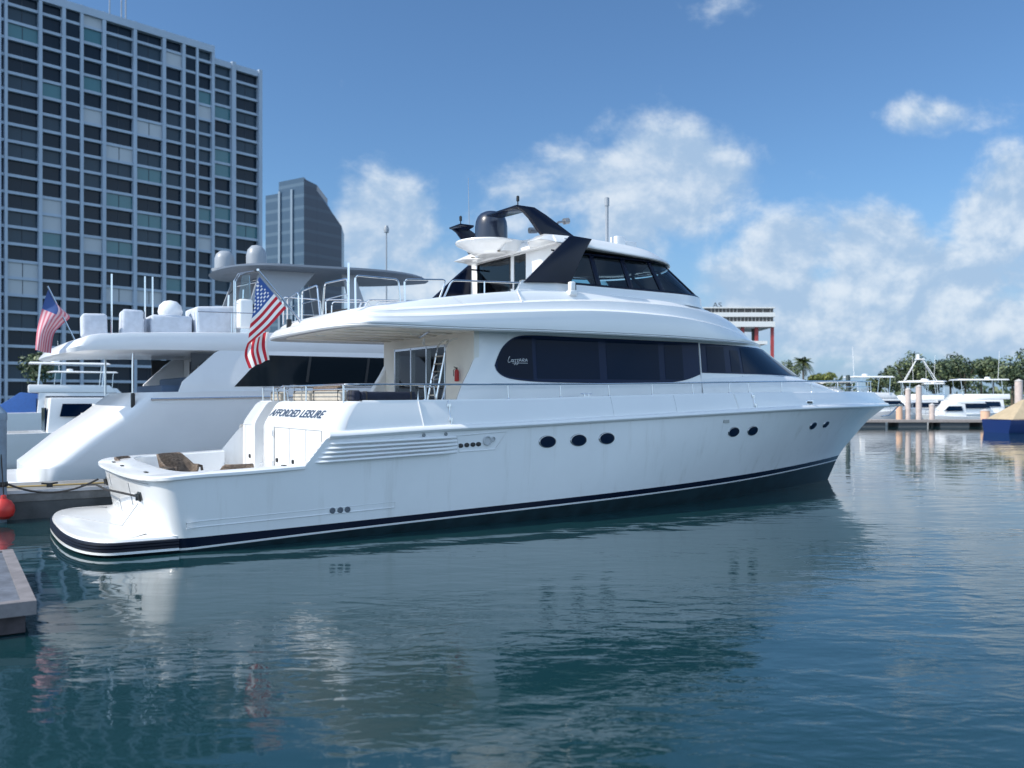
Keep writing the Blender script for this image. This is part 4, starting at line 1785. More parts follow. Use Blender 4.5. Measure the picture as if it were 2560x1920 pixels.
fe = t = thing('fire_extinguisher', 'red fire extinguisher on the shaded aft wall beside the ladder', 'extinguisher', WP(5.93, -1.62, 2.86), PHI)
mb = MB()
mb.lathe([(.001, -.02), (.055, -.015), (.06, 0), (.06, .24), (.045, .29), (.02, .31)], (0, 0, 0), 16)
mb.build('bottle', RED, t)
mb = MB()
mb.lathe([(.02, .305), (.02, .34), (.001, .345)], (0, 0, 0), 10)
mb.box((-.03, 0, .35), (.12, .02, .02), rot=(0, R(15), 0))
mb.tube([(-.03, 0, .33), (-.09, .02, .28), (-.075, .03, .12)], .01, 6)
mb.build('valve', BLACK, t)
fe.scale = (.8, .8, .8)
fe.location = WP(5.97, -1.60, 2.88)

# mooring lines


def line(name, label, pts, r, m, sag=0.0):
    P = []
    a, b = Vector(pts[0]), Vector(pts[-1])
    if len(pts) == 2:
        for i in range(17):
            u = i / 16
            p = a.lerp(b, u)
            p.z -= sag * 4 * u * (1 - u)
            P.append(p)
    else:
        P = [Vector(p) for p in pts]
    o = MB()
    o.tube(P, r, 6)
    return tag(o.build(name, m), label, 'rope')


line('mooring_line', 'black mooring line sagging from the far transom corner to the dock', [WP(-.46, 2.05, .84), (-10.15, 17.6, .78)], .022, ROPE, .22)
line('mooring_line', 'black line stretched across the transom from its near fairlead', [WP(tr_x(-1.62, .83) - .03, -1.62, .83), WP(-.60, .2, .80), WP(-.52, 1.95, .74), WP(-.62, 3.3, .62)], .02, ROPE)

# ================================================================== WATER AND LAND


def water_mat():
    m = bpy.data.materials.new('harbour_water')
    m.use_nodes = True
    k = NG(m.node_tree)
    p = m.node_tree.nodes['Principled BSDF']
    t = k.n('ShaderNodeTexCoord')
    ob = t.outputs['Object']
    p.inputs['Base Color'].default_value = (.008, .037, .044, 1)
    p.inputs['Roughness'].default_value = .035
    p.inputs['IOR'].default_value = 1.5

    def layer(scale, rot, stretch, detail, rough=.5, dist=.4):
        mp = k.n('ShaderNodeMapping')
        mp.inputs['Rotation'].default_value = (0, 0, R(rot))
        mp.inputs['Scale'].default_value = (scale, scale * stretch, scale)
        k.link(ob, mp.inputs[0])
        return k.noise(mp.outputs[0], 1.0, detail, rough, dist)
    # ripples die away in the lee of the yacht's side
    sp_ = k.n('ShaderNodeSeparateXYZ')
    k.link(ob, sp_.inputs[0])
    lee = k.m('SUBTRACT', k.m('SUBTRACT', k.m('MULTIPLY', k.m('SUBTRACT', sp_.outputs[0], BX), math.sin(PHI)), k.m('MULTIPLY', k.m('SUBTRACT', sp_.outputs[1], BY), math.cos(PHI))), 2.8)
    lee = k.ramp(lee, 1.0, 7.5)
    patch = k.ramp(layer(.16, 20, 1.7, 3), .38, .62)
    amp = k.m('MULTIPLY', k.m('ADD', k.m('MULTIPLY', lee, .85), .15), k.m('ADD', k.m('MULTIPLY', patch, .75), .25))
    h1 = layer(.5, 14, 2.0, 2)
    h2 = layer(1.7, -12, 2.2, 3)
    h3 = layer(5.0, 8, 1.9, 3)
    h = k.m('ADD', k.m('MULTIPLY', h1, .035), k.m('MULTIPLY', k.m('ADD', k.m('MULTIPLY', h2, .048), k.m('MULTIPLY', h3, .007)), amp))
    bn = k.n('ShaderNodeBump')
    bn.inputs['Strength'].default_value = .42
    bn.inputs['Distance'].default_value = 1.0
    k.link(h, bn.inputs['Height'])
    k.link(bn.outputs[0], p.inputs['Normal'])
    return m


mb = MB()
mb.face([(-3000, -400, WATER_Z), (3000, -400, WATER_Z), (3000, 6000, WATER_Z), (-3000, 6000, WATER_Z)])
struct(mb.build('water', water_mat()))
GRASSY = mat('shore_ground', (.09, .10, .06), .95, vary=.4, vscale=.2)
mb = MB()
mb.hexa([(-900, 124, -1), (-15, 124, -1), (10, 170, -1), (900, 128, -1), (900, 1500, -1), (-900, 1500, -1)],
        [(-900, 124, 1.0), (-15, 124, 1.0), (10, 170, 1.0), (900, 128, 1.0), (900, 1500, 1.0), (-900, 1500, 1.0)])
struct(mb.build('shore', GRASSY))


def V2(px, py, d):
    """a point of the place at distance d that the photograph shows at (px, py) of its 2560 x 1920 grid"""
    return Vector(((px - 1280) / 2185 * d, d, HZ + (996.8 - py) / 2185 * d))


# ------------------------------------------------------------------ docks and piles
NY = 9.05                         # centre line of the neighbouring yacht, in the frame of the first yacht


def yloc(y):
    return WP(0, y, 0)


pier = thing('finger_pier', 'grey concrete finger pier between the two big white yachts', 'pier', WP(2, 4.35, 0), PHI)
mb = MB()
mb.box((0, 0, .44), (30, 1.9, .26))
mb.build('deck', CONC, pier, bev=.02)
mb = MB()
mb.box((0, -.90, .12), (29.8, .06, .42))
mb.box((0, .9, .12), (29.8, .06, .42))
mb.build('skirt', mat('dark_dock_skirt', (.075, .08, .085), .8, vary=.3, vscale=1.5), pier)
mb = MB()
mb.box((0, -.97, .53), (29.9, .05, .07))
mb.build('rub_strip', mat('pale_dock_edge', (.5, .5, .52), .7, vary=.15, vscale=3), pier)
mb = MB()
for x in (-3.2, 3, 9):
    mb.tube([(x - .16, -.6, .66), (x, -.6, .64), (x + .16, -.6, .66)], .022, 6)
    mb.box((x, -.6, .605), (.12, .06, .07))
mb.build('cleat', BLACK, pier)
line('dock_hose', 'tan rope lying along the edge of the grey pier', [WP(x, 4.0 + .05 * math.sin(x * 2), .59) for x in [-9 + .3 * i for i in range(36)]], .022, TANROPE)

fp = thing('wooden_dock', 'end of a weathered timber dock at the lower left edge of the picture', 'dock', WP(-8.2, -5.05, 0), PHI)
mb = MB()
for i in range(16):
    mb.box((5.72 - .30 * i - .03, 0, .27), (.285, 3.6, .05))
mb.box((-2.6, 0, .27), (7.0, 3.6, .05))
mb.build('deck_planks', mat('blue_grey_planks', (.12, .135, .165), .8, vary=.25, vscale=5, bump=.3, bscale=25), fp, split=False)
mb = MB()
mb.box((0, -1.87, .235), (11.8, .14, .15))
mb.box((0, 1.87, .235), (11.8, .14, .15))
mb.box((5.83, 0, .235), (.14, 3.6, .15))
mb.build('edge_board', mat('pale_edge_board', (.20, .185, .19), .8, vary=.2, vscale=4), fp, split=False)
mb = MB()
mb.box((0, 0, .06), (11.6, 3.7, .2))
mb.build('float', mat('dock_float', (.06, .05, .055), .85, vary=.3), fp)

pl = thing('mooring_pile', 'blue grey mooring pile at the left edge of the picture beside a red ball fender', 'pile', (-10.62, 18.1, -.6))
mb = MB()
mb.lathe([(.14, 0), (.14, 2.65), (.15, 2.66), (.15, 2.8), (.02, 2.95)], (0, 0, 0), 16)
mb.build('post', mat('pile_sleeve', (.16, .22, .29), .6, vary=.2, vscale=3), pl)
mb = MB()
mb.lathe([(.155, 1.28), (.165, 1.30), (.165, 1.36), (.155, 1.38)], (0, 0, 0), 16)
mb.build('strap', BLACK, pl)
fd = thing('ball_fender', 'round red ball fender hanging on the pile at the left edge', 'fender', (-10.43, 17.93, .02))
mb = MB()
mb.lathe([(.001, 0), (.1, .015), (.18, .08), (.21, .18), (.2, .28), (.14, .38), (.06, .43), (.05, .50), (.001, .51)], (0, 0, 0), 20)
mb.build('ball', mat('red_fender_vinyl', (.50, .03, .025), .4), fd)
mb = MB()
mb.tube([(0, 0, .5), (-.06, .05, 1.0), (-.1, .08, 1.35)], .012, 6)
mb.build('lanyard', ROPE, fd)

# ================================================================== NEIGHBOURING YACHT
nb = thing('neighbour_yacht', 'white yacht moored beyond the finger pier, its sloping stern and domed hardtop behind the flag', 'yacht', WP(0, NY, 0), PHI)
NW = mat('neighbour_white', (.78, .79, .81), .25, coat=.2, vary=.02, vscale=1)


def nplan(xt, L, Wd, xn, na=3.0, z=0, ne=2.3, xs=9):
    return [(x, y, z) for x, y in plan(xt, L, Wd, xs, xn, ne, 1, na)]


mb = MB()
zb = lambda x: 2.64 + .02 * x
rws = [nplan(-1.2, .8, 2.2, 19.5, z=-.6), nplan(-1.45, .8, 2.6, 20.2, z=.25), nplan(-1.45, .8, 2.66, 20.6, z=.78), nplan(-1.3, .9, 2.68, 20.8, z=.9), nplan(-.6, .9, 2.70, 21.4, z=1.5),
       nplan(.25, .9, 2.74, 22.2, z=2.1), nplan(.75, .85, 2.76, 22.8, z=2.5), [(x, y, zb(x)) for x, y, z in nplan(.95, .8, 2.76, 23, z=0)],
       [(x, y, zb(x)) for x, y, z in nplan(1.1, .8, 2.64, 22.9, z=0)], [(x, 0, zb(x) - .5) for x, y, z in nplan(1.1, .8, 2.6, 22.9)]]
both(mb, rws, mif=lambda j, i: 1 if j == 0 else 0)
mb.build('hull', [NW, BOTTOM], nb)
mb = MB()
both(mb, [nplan(-2.1, .9, 2.3, 3.0, z=.20, xs=50), nplan(-2.1, .9, 2.4, 3, z=.42, xs=50), nplan(-2.06, .9, 2.36, 3, z=.46, xs=50), [(x, 0, .46) for x, y, z in nplan(-2.0, .9, 2.3, 3)]])
mb.build('swim_platform', NW, nb)
mb = MB()
for i in range(7):
    mb.box((-1.02 + i * .30, 1.5, .60 + i * .27), (.42, .75, .27))
mb.build('stern_stair', NW, nb, bev=.02)
# side panels with dark windows under the upper deck
mb = MB()
for s in (-1, 1):
    pr = [(2.05, 2.66), (2.15, 2.95), (3.0, 3.75), (3.2, 3.85), (13, 3.9), (15.5, 2.9), (15.5, 2.7)]
    mb.hexa([(x, s * 2.72, z) for x, z in pr], [(x, s * 2.6, z) for x, z in pr])
mb.build('side_panel', NW, nb, bev=.02)
mb = MB()
mb.box((3.4, 0, 3.2), (.12, 5.1, 1.3))
for y in (-1.2, 0, 1.2):
    mb.box((3.33, y, 3.15), (.02, .9, 1.0), mi=1)
mb.build('aft_wall', [NW, GLASSD], nb)
NGL = mat('neighbour_dark_glass', (.01, .016, .022), .08)
for s in (-1, 1):
    mb = MB()
    pr = [(3.50, 2.83), (4.02, 3.40), (4.42, 3.71), (12.6, 3.74), (14.2, 3.05), (14.2, 2.98)]
    mb.hexa([(x, s * 2.728, z) for x, z in pr], [(x, s * 2.70, z) for x, z in pr])
    mb.build('side_window', NGL, nb)
    mb = MB()
    pr = [(2.40, 3.24), (2.96, 3.72), (2.38, 3.72)]
    mb.hexa([(x, s * 2.66, z) for x, z in pr], [(x, s * 2.62, z) for x, z in pr])
    mb.build('corner_mesh', mat('dark_mesh', (.05, .055, .06), .8), nb)
mb = MB()
mb.tube([(x, -2.775 if x < 12 else -2.775 * (1 - ((x - 12) / 11.5) ** 2.3), 2.46 + .02 * x) for x in [1.35 + .5 * i for i in range(36)]], .03, 6)
mb.build('rub_rail', STEEL, nb)
mb = MB()
for x in (5.6, 7.4, 9.2, 11.0):
    mb.box((x, -2.735, 3.34), (.07, .012, .74), rot=(0, R(8), 0))
mb.build('window_post', mat('window_post_grey', (.03, .035, .04), .4), nb)
# upper deck
mb = MB()
ze = sm([(-1, 3.52), (0, 3.66), (3, 3.74), (14, 3.86), (17, 3.8)])
zu = sm([(-1, 3.72), (-.4, 3.96), (.1, 4.12), (2, 4.24), (4, 4.31), (9, 4.5), (14, 4.4), (17, 3.95)])
def nd(xt, Wd, xn, zf):
    return [(x, y, zf(x)) for x, y in plan(xt, .9, Wd, 11, xn, 2.4, .9, 3.0)]
both(mb, [[(x, 0, ze(x)) for x, y, z in nd(-.8, 2.4, 16.5, ze)], nd(-.8, 2.55, 16.6, ze), nd(-.92, 2.72, 17, lambda x: ze(x) + .06), nd(-.9, 2.76, 17, lambda x: ze(x) + (zu(x) - ze(x)) * .5),
          nd(-.75, 2.68, 16.8, zu), nd(-.6, 2.55, 16.6, lambda x: zu(x) + .02), [(x, 0, zu(x) - .05) for x, y, z in nd(-.6, 2.5, 16.6, zu)]])
mb.build('upper_deck', NW, nb, ang=40)
mb = MB()
for s in (-1, 1):
    mb.tube([(1.0, s * 2.3, 2.6), (1.0, s * 2.3, 3.75)], .03, 8)
mb.build('deck_post', STEEL, nb)
mb = MB()
mb.box((2.2, 0, 2.6), (.8, 3.6, .55))
mb.box((2.55, 0, 2.85), (.2, 3.6, .5))
mb.build('aft_settee', mat('slate_blue_upholstery', (.10, .15, .24), .8), nb, bev=.06, seg=3)
mb = MB()
mb.box((.95, -2.60, 2.4), (.10, .10, .5))
mb.build('hull_fitting', BLACK, nb, bev=.03)
# flybridge furniture under white covers
for k, (x, y, sx_, sy_, h, lb) in enumerate(((.30, -.55, .62, .9, .62, 0), (1.25, -.55, .55, 1.0, .72, 0), (2.25, -.5, 1.1, 1.1, .55, 0), (3.9, -.6, 2.1, 1.4, .78, 0), (2.4, 1.2, 2.2, .8, .6, 0))):
    mb = MB()
    mb.box((x, y, 4.16 + .06 * x + h / 2), (sx_, sy_, h), rot=(0, R(random.uniform(-4, 4)), R(random.uniform(-5, 5))))
    mb.build('covered_locker', mat('cover_grey_white', (.52, .56, .63), .8, vary=.08, bump=.2, bscale=6), nb, bev=.08, seg=3)
mb = MB()
mb.lathe([(.001, 0), (.30, 0), (.34, .12), (.30, .30), (.18, .42), (.001, .46)], (2.3, -.5, 4.86), 20)
mb.build('radome', NW, nb, ang=50)
mb = MB()
for x in (.7, 1.75, 1.55):
    mb.tube([(x, -.9, 4.2), (x, -.9, 5.9)], .025, 6)
for y in (-2.45,):
    for k in range(8):
        mb.tube([(2.6 + k * .9, y, 4.3 + .02 * k), (2.6 + k * .9, y, 4.85)], .014, 6)
    mb.tube([(2.6, y, 4.85), (9, y, 4.98)], .016, 6)
mb.build('flybridge_rail', STEEL, nb, split=False)
# hardtop on struts, with domes
mb = MB()
def ht(xt, Wd, xn, z):
    return [(x, y, z + .03 * (x - 3.6)) for x, y in plan(xt, 1.4, Wd, 7.2, xn, 2.3, .8, 2.4)]
both(mb, [[(x, 0, z) for x, y, z in ht(3.9, 1.9, 10.4, 6.22)], ht(4.3, 1.45, 9.8, 6.2), ht(3.7, 1.95, 10.75, 6.24), ht(3.62, 2.0, 10.85, 6.30), ht(3.72, 1.95, 10.7, 6.37), [(x, 0, z) for x, y, z in ht(3.9, 1.9, 10.6, 6.48)]])
mb.build('hardtop', mat('grey_hardtop', (.12, .15, .19), .5), nb, ang=50)
mb = MB()
for s in (-1, 1):
    mb.hexa([(4.0, s * 1.75, 4.5), (4.7, s * 1.75, 4.5), (4.7, s * 1.68, 4.5), (4.0, s * 1.68, 4.5)], [(4.6, s * 1.5, 6.3), (6.3, s * 1.5, 6.35), (6.3, s * 1.4, 6.35), (4.6, s * 1.4, 6.3)])
    mb.hexa([(7.5, s * 1.7, 4.6), (8.1, s * 1.7, 4.6), (8.1, s * 1.62, 4.6), (7.5, s * 1.62, 4.6)], [(7.1, s * 1.5, 6.38), (7.5, s * 1.5, 6.38), (7.5, s * 1.42, 6.38), (7.1, s * 1.42, 6.38)])
mb.build('hardtop_strut', GREYR, nb)
mb = MB()
mb.tube([(4.2, -1.0, 4.5), (4.25, -1.0, 5.7), (4.5, -1.0, 6.0), (5.2, -1.0, 6.2)], .03, 8)
mb.tube([(4.2, .6, 4.5), (4.25, .6, 5.7), (4.5, .6, 6.0), (5.2, .6, 6.2)], .03, 8)
mb.build('hardtop_frame', STEEL, nb)
for (x, y, r, h) in ((5.0, .25, .31, .85), (4.15, .7, .30, .66)):
    mb = MB()
    mb.lathe([(r * 1.25, 0), (r * 1.3, .08), (r, .1), (r, h * .6), (r * .85, h * .82), (r * .5, h * .96), (.001, h)], (x, y, 6.42), 22)
    mb.build('satellite_dome', GREYR, nb, ang=50)
mb = MB()
mb.grid([[(8.6 - .5 * abs(u) ** 2 - dx_, u * 1.6, zz) for u in [-1 + .2 * i for i in range(11)]] for zz, dx_ in ((4.5, 0), (5.5, .45))])
mb.build('windscreen', NGL, nb)
# white equipment case on the near rail
bx_ = thing('equipment_case', 'upright white case with a black back standing on the neighbouring yacht left of the flag', 'case', WP(4.08, 7.4, 4.30), PHI)
mb = MB()
mb.box((0, 0, .62), (.40, .42, .84))
mb.build('shell', WHITE, bx_, bev=.07, seg=3)
mb = MB()
mb.box((.225, 0, .55), (.06, .30, .72))
mb.build('back_plate', BLACK, bx_, bev=.02)
mb = MB()
mb.box((0, 0, .1), (.3, .3, .2))
mb.build('foot', STEEL, bx_)
mb = MB()
for (x, y) in ((-.32, -.1), (-.22, .1)):
    mb.tube([(x, y, 0), (x, y, 1.55), (x + .12, y, 1.75), (x + .7, y, 1.9)], .018, 6)
mb.tube([(-.35, -.1, .9), (.2, -.1, .9)], .015, 6)
mb.build('side_rail', STEEL, bx_)
mb = MB()
mb.hexa([(-.15, .02, 1.06), (.18, .02, 1.06), (.18, .05, 1.06), (-.15, .05, 1.06)], [(-.05, .02, 1.72), (.16, .02, 1.78), (.16, .05, 1.78), (-.05, .05, 1.72)])
mb.build('screen', CLEAR, bx_)

# small faded ensign at the neighbour's stern
e2 = thing('stern_flag', 'smaller faded stars and stripes flag hanging at the stern of the neighbouring yacht', 'flag', WP(-.35, 6.75, 3.95), PHI)
mb = MB()
mb.tube([(0, 0, 0), (-.62, 0, 1.35)], .02, 6)
mb.build('staff', STEEL, e2)
mb = MB()
A_ = [(-.60, 1.30), (-.70, .95), (-.78, .6), (-.86, .2), (-.90, -.25)]
B_ = [(-.38, .80), (-.12, .62), (-.30, .40), (-.48, .15), (-.55, -.32)]
rws = []
for j in range(27):
    v = j / 26
    r = []
    for i in range(31):
        u = i / 30
        a, b = catm(A_, u), catm(B_, u)
        r.append((a[0] + (b[0] - a[0]) * v, .10 * math.sin(6 * v + 4 * u) * (.3 + u), a[1] + (b[1] - a[1]) * v))
    rws.append(r)
mb.grid(rws, mif=lambda j, i: 2 if (i < 11 and j < 14) else (0 if (j // 2) % 2 == 0 else 1))
mb.build('cloth', [mat('faded_flag_red', (.58, .17, .22), .85), mat('faded_flag_white', (.70, .48, .52), .85), mat('faded_flag_blue', (.05, .10, .28), .85)], e2, ang=60)

# ================================================================== TOWERS
ta = R(46)
TD = Vector((-math.cos(ta), -math.sin(ta), 0))       # along the facade, from its right end to the left
TN = Vector((math.sin(ta), -math.cos(ta), 0))        # out of the facade
TB = Vector((-54, 187, 0))


def tt(crop):
    r = (crop * .5425 - 1280) / 2185
    return (-54 - 187 * r) / (.695 - .72 * r)


tower = thing('apartment_tower', 'tall apartment tower with white fins and rows of dark balconies at the upper left', 'building', tuple(TB + Vector((0, 0, 1))), 0)
TW = mat('tower_white_shade_blue', (.36, .44, .54), .8, vary=.06, vscale=.15)  # white fins and slabs; the blue of their shade is in this colour
TDK = mat('tower_recess', (.03, .042, .06), .7)
TG = [mat('tower_glass_dark', (.010, .021, .036), .12, spec=.2), mat('tower_glass_grey', (.03, .055, .08), .2, spec=.25), mat('tower_glass_teal', (.05, .16, .19), .15), mat('tower_shutter', (.42, .46, .50), .6)]


def tp(t, o, z):
    """point of the tower frame: t along the facade, o outwards, z up"""
    return TD * t + TN * o + Vector((0, 0, z))


def tbox(mb, t0, t1, o0, o1, z0, z1, mi=0):
    mb.hexa([tp(t0, o0, z0), tp(t1, o0, z0), tp(t1, o1, z0), tp(t0, o1, z0)], [tp(t0, o0, z1), tp(t1, o0, z1), tp(t1, o1, z1), tp(t0, o1, z1)], mi)


tA, tB_, tC, tL = tt(1205), tt(985), tt(975), 62.0
FH = 2.98
NF = 24
ZT, ZT2 = 73.3, 71.2
mb = MB()
tbox(mb, tB_, tL, -24, -1.6, 0, ZT)
tbox(mb, tA, tB_ - .01, -24, -1.9, 0, ZT2)
mb.build('core_wall', TDK, tower)
mb = MB()
tbox(mb, tB_, tL, -1.6, 0.4, ZT - .9, ZT + .5)
tbox(mb, tA, tB_ - .02, -1.9, -.1, ZT2 - .8, ZT2 + .4)
for k in range(1, NF + 1):
    z = ZT - k * FH
    tbox(mb, tB_, tL, -1.6, .02, z - .26, z + .24)
    if k <= NF - 0:
        z = ZT2 - k * FH
        tbox(mb, tA, tB_ - .02, -1.9, -.35, z - .26, z + .24)
mb.build('floor_slab', TW, tower, split=False)
mb = MB()
for (a, b) in ((-20, 2), (18, 32), (176, 192), (284, 300), (368, 382), (470, 486), (612, 628), (747, 762), (838, 852), (902, 912), (974, 986)):
    tbox(mb, tt(b), min(tL, tt(a)), -1.6, .35, 0, ZT + .6)
for (a, b) in ((1068, 1086), (1192, 1207)):
    tbox(mb, tt(b), tt(a), -1.9, .2, 0, ZT2 + .7)
mb.build('facade_fin', TW, tower, split=False)
# windows: the hundred that show largest are parts, the rest are one part
bays = [(2, 18, 0), (32, 176, 0), (192, 284, 0), (300, 368, 1), (382, 470, 0), (486, 612, 0), (628, 747, 0), (762, 838, 0), (852, 902, 1), (912, 974, 0)]
rb = [(986, 1068, 0), (1086, 1192, 0)]
cells = []
for (a, b, dk) in bays[1:]:
    for k in range(NF):
        cells.append((tt(b), tt(a), ZT - (k + 1) * FH, -.62 if not dk else -.15, dk))
for (a, b, dk) in rb:
    for k in range(NF):
        cells.append((tt(b), tt(a), ZT2 - (k + 1) * FH, -.95, dk))
rnd = random.Random(11)


def style(dk):
    if dk:
        return 0
    q = rnd.random()
    return 0 if q < .52 else 1 if q < .84 else 2 if q < .93 else 3


cells = [(c, style(c[4])) for c in cells]
cells.sort(key=lambda c: -(c[0][1] - c[0][0]) * (1 + .003 * c[0][1]))


def cell(mb, c, stl):
    t0, t1, z, o, dk = c
    oo = o + .4 if stl == 3 else o + (.3 if stl == 2 else 0)
    tbox(mb, t0 + .02, t1 - .02, oo - .2, oo, z + .22, z + FH - .24, 0)
    n_ = max(1, int((t1 - t0) / 2.2))
    for i in range(1, n_):
        t = t0 + (t1 - t0) * i / n_
        tbox(mb, t - .05, t + .05, oo, oo + .05, z + .24, z + FH - .28, 1)


for c, stl in cells[:100]:
    mb = MB()
    cell(mb, c, stl)
    mb.build('window', [TG[stl], TDK], tower, split=False)
for stl in range(4):
    mb = MB()
    for c, s2 in cells[100:]:
        if s2 == stl:
            cell(mb, c, stl)
    if len(mb.bm.verts):
        o = mb.build('window', [TG[stl], TDK], tower, split=False)
        o['kind'] = 'stuff'
mb = MB()
for cr in (600, 545, 620):
    t = tt(cr)
    tbox(mb, t, t + .2, -4, -3.8, ZT, ZT + (9 if cr < 610 else 7))
mb.build('roof_mast', GREYR, tower)

# blue glass tower behind
BT = thing('glass_tower', 'blue glass office tower with stepped roof, right of the balcony tower', 'building', (-71.4, 300, 1), 0)


def glass_mat(name, c0, c1, sc):
    m = bpy.data.materials.new(name)
    m.use_nodes = True
    k = NG(m.node_tree)
    p = m.node_tree.nodes['Principled BSDF']
    t = k.n('ShaderNodeTexCoord')
    sp_ = k.n('ShaderNodeSeparateXYZ')
    k.link(t.outputs['Object'], sp_.inputs[0])
    fr_ = k.m('FRACT', k.m('MULTIPLY', sp_.outputs[2], sc))
    band = k.m('GREATER_THAN', fr_, .72)
    k.link(k.mix(band, c0, c1), p.inputs['Base Color'])
    p.inputs['Roughness'].default_value = .25
    return m


GT = glass_mat('blue_curtain_wall', (.035, .075, .13), (.07, .12, .18), .25)
GT2 = glass_mat('dark_curtain_wall', (.012, .03, .065), (.025, .05, .09), .25)
mb = MB()


def prism(mb, poly, z0, z1, mi=0):
    mb.hexa([(x, y, z0) for x, y in poly], [(x, y, z1) for x, y in poly], mi)


prism(mb, [(-16, 10), (0, 0), (0.2, 22), (-16, 26)], 0, 73.5)
prism(mb, [(-10.5, 7.0), (-.05, .15), (0.1, 20), (-10, 22)], 73.5, 77.6)
mb.build('west_wing', GT, BT)
mb = MB()
mb.hexa([(.02, .05, 0), (3.4, 4.6, 0), (2.6, 26, 0), (.2, 22, 0)], [(.02, .05, 77), (3.4, 4.6, 76), (2.6, 26, 76), (.2, 22, 77)])
mb.hexa([(3.42, 4.62, 0), (10.2, 14, 0), (8, 30, 0), (2.62, 26, 0)], [(3.42, 4.62, 74), (10.2, 14, 63.5), (8, 30, 63.5), (2.62, 26, 74)])
mb.build('east_wing', GT2, BT)
mb = MB()
for u in (.30, .62):
    x, y = -16 * u, 10 * u
    mb.box((x - .1, y - .3, 37), (.9, .4, 74), rot=(0, 0, R(-32)))
mb.build('facade_rib', mat('rib_aluminium', (.2, .27, .35), .4), BT)

# white office on red columns, right of the bow window
sc_ = .0595
OB = thing('office_building', 'white banded building raised on thin red columns behind the yacht windscreen', 'building', tuple(V2(1870, 996.8 + 2.5 / sc_ - 1 / sc_, 130)), 0)
ob0 = Vector(OB.location)


def ol(px, py):
    v = V2(px, py, 130) - ob0
    return v.x, v.z


xr = ol(1938, 0)[0]
xl = xr - 16
Z = lambda py: ol(0, py)[1]
mb = MB()
for (a, b) in ((792, 781), (817, 803.5), (770.5, 767.5)):
    mb.box(((xl + xr) / 2, 5, (Z(a) + Z(b)) / 2), (xr - xl, 10, abs(Z(b) - Z(a))))
OBW = mat('office_white', (.78, .78, .76), .6)
mb.build('floor_band', OBW, OB)
mb = MB()
for (a, b) in ((803.4, 792.1), (780.9, 770.6)):
    mb.box(((xl + xr) / 2, 5.1, (Z(a) + Z(b)) / 2), (xr - xl - .4, 9.6, abs(Z(b) - Z(a))))
mb.build('window_strip', mat('bronze_glass', (.06, .05, .045), .15), OB)
mb = MB()
rq = random.Random(4)
for (a, b) in ((803.2, 792.3), (780.7, 770.8)):
    x = xl + .5
    while x < xr - .3:
        mb.box((x, .27, (Z(a) + Z(b)) / 2), (.12, .06, abs(Z(b) - Z(a))))
        x += rq.choice((.55, .55, .55, 1.1))
mb.build('window_bar', mat('pale_bar', (.40, .38, .35), .6), OB, split=False)
mb = MB()
for px in (1894.5, 1934.5, 1860, 1826):
    x = ol(px, 0)[0]
    mb.box((x, .8, Z(817) / 2), (.42, .42, Z(817)))
for px in (1894.5, 1934.5, 1860, 1826):
    x = ol(px, 0)[0]
    mb.box((x, 9.0, Z(817) / 2), (.42, .42, Z(817)))
mb.build('red_column', mat('column_red', (.40, .06, .06), .5), OB)
mb = MB()
mb.box((ol(1902.5, 0)[0], 4, Z(817) / 2), (.5, .5, Z(817)))
mb.build('service_riser', BLACK, OB)
mb = MB()
mb.box(((xl + xr) / 2 - .5, 5, Z(856)), (xr - xl - 1, 9, .5))
mb.build('lower_slab', OBW, OB)
x0_ = ol(1784, 0)[0]
text_mesh('roof_letters', "AS", 1.05, frame((x0_, .6, Z(767.4)), Vector((1, 0, 0)), Vector((0, 0, 1)), Vector((0, -1, 0))), mat('dark_sign_letters', (.06, .07, .08), .5), OB, ext=.05, sx=1.15)

# ================================================================== TREES
LEAF = [mat('leaf_dark', (.045, .075, .042), .6), mat('leaf_mid', (.095, .13, .065), .6), mat('leaf_light', (.17, .21, .095), .6)]
BARK = mat('bark', (.10, .08, .06), .9, vary=.3)
YLEAF = [mat('hedge_dark', (.07, .09, .02), .6), mat('hedge_mid', (.16, .19, .04), .6), mat('hedge_light', (.24, .25, .06), .6)]


def crown_mb(rg, rx, ry, rz_, nl, size, lobes=9):
    mb = MB()
    cs = []
    for i in range(lobes):
        a = rg.uniform(0, 2 * math.pi)
        q = rg.uniform(.15, .72)
        cs.append((Vector((math.cos(a) * rx * q, math.sin(a) * ry * q, rg.uniform(-.45, .55) * rz_)), rg.uniform(.32, .55)))
    for i in range(nl):
        c, rr = rg.choice(cs)
        d = Vector((rg.gauss(0, 1), rg.gauss(0, 1), rg.gauss(0, 1))).normalized()
        k = rg.uniform(.55, 1.05)
        p = c + Vector((d.x * rx * rr * k, d.y * ry * rr * k, d.z * rz_ * rr * k))
        n = (d + Vector((rg.gauss(0, .5), rg.gauss(0, .5), rg.gauss(0, .5) + .3))).normalized()
        t = n.orthogonal().normalized()
        t = Matrix.Rotation(rg.uniform(0, 6.28), 3, n) @ t
        b = n.cross(t)
        s1, s2 = size * rg.uniform(.6, 1.3), size * rg.uniform(.35, .7)
        mi = 0 if rg.random() < .42 else 1 if rg.random() < .72 else 2
        f = mb.face([p - t * s1, p + b * s2 * .8 + n * s2 * .1, p + t * s1, p - b * s2 * .8 + n * s2 * .1], mi)
    return mb


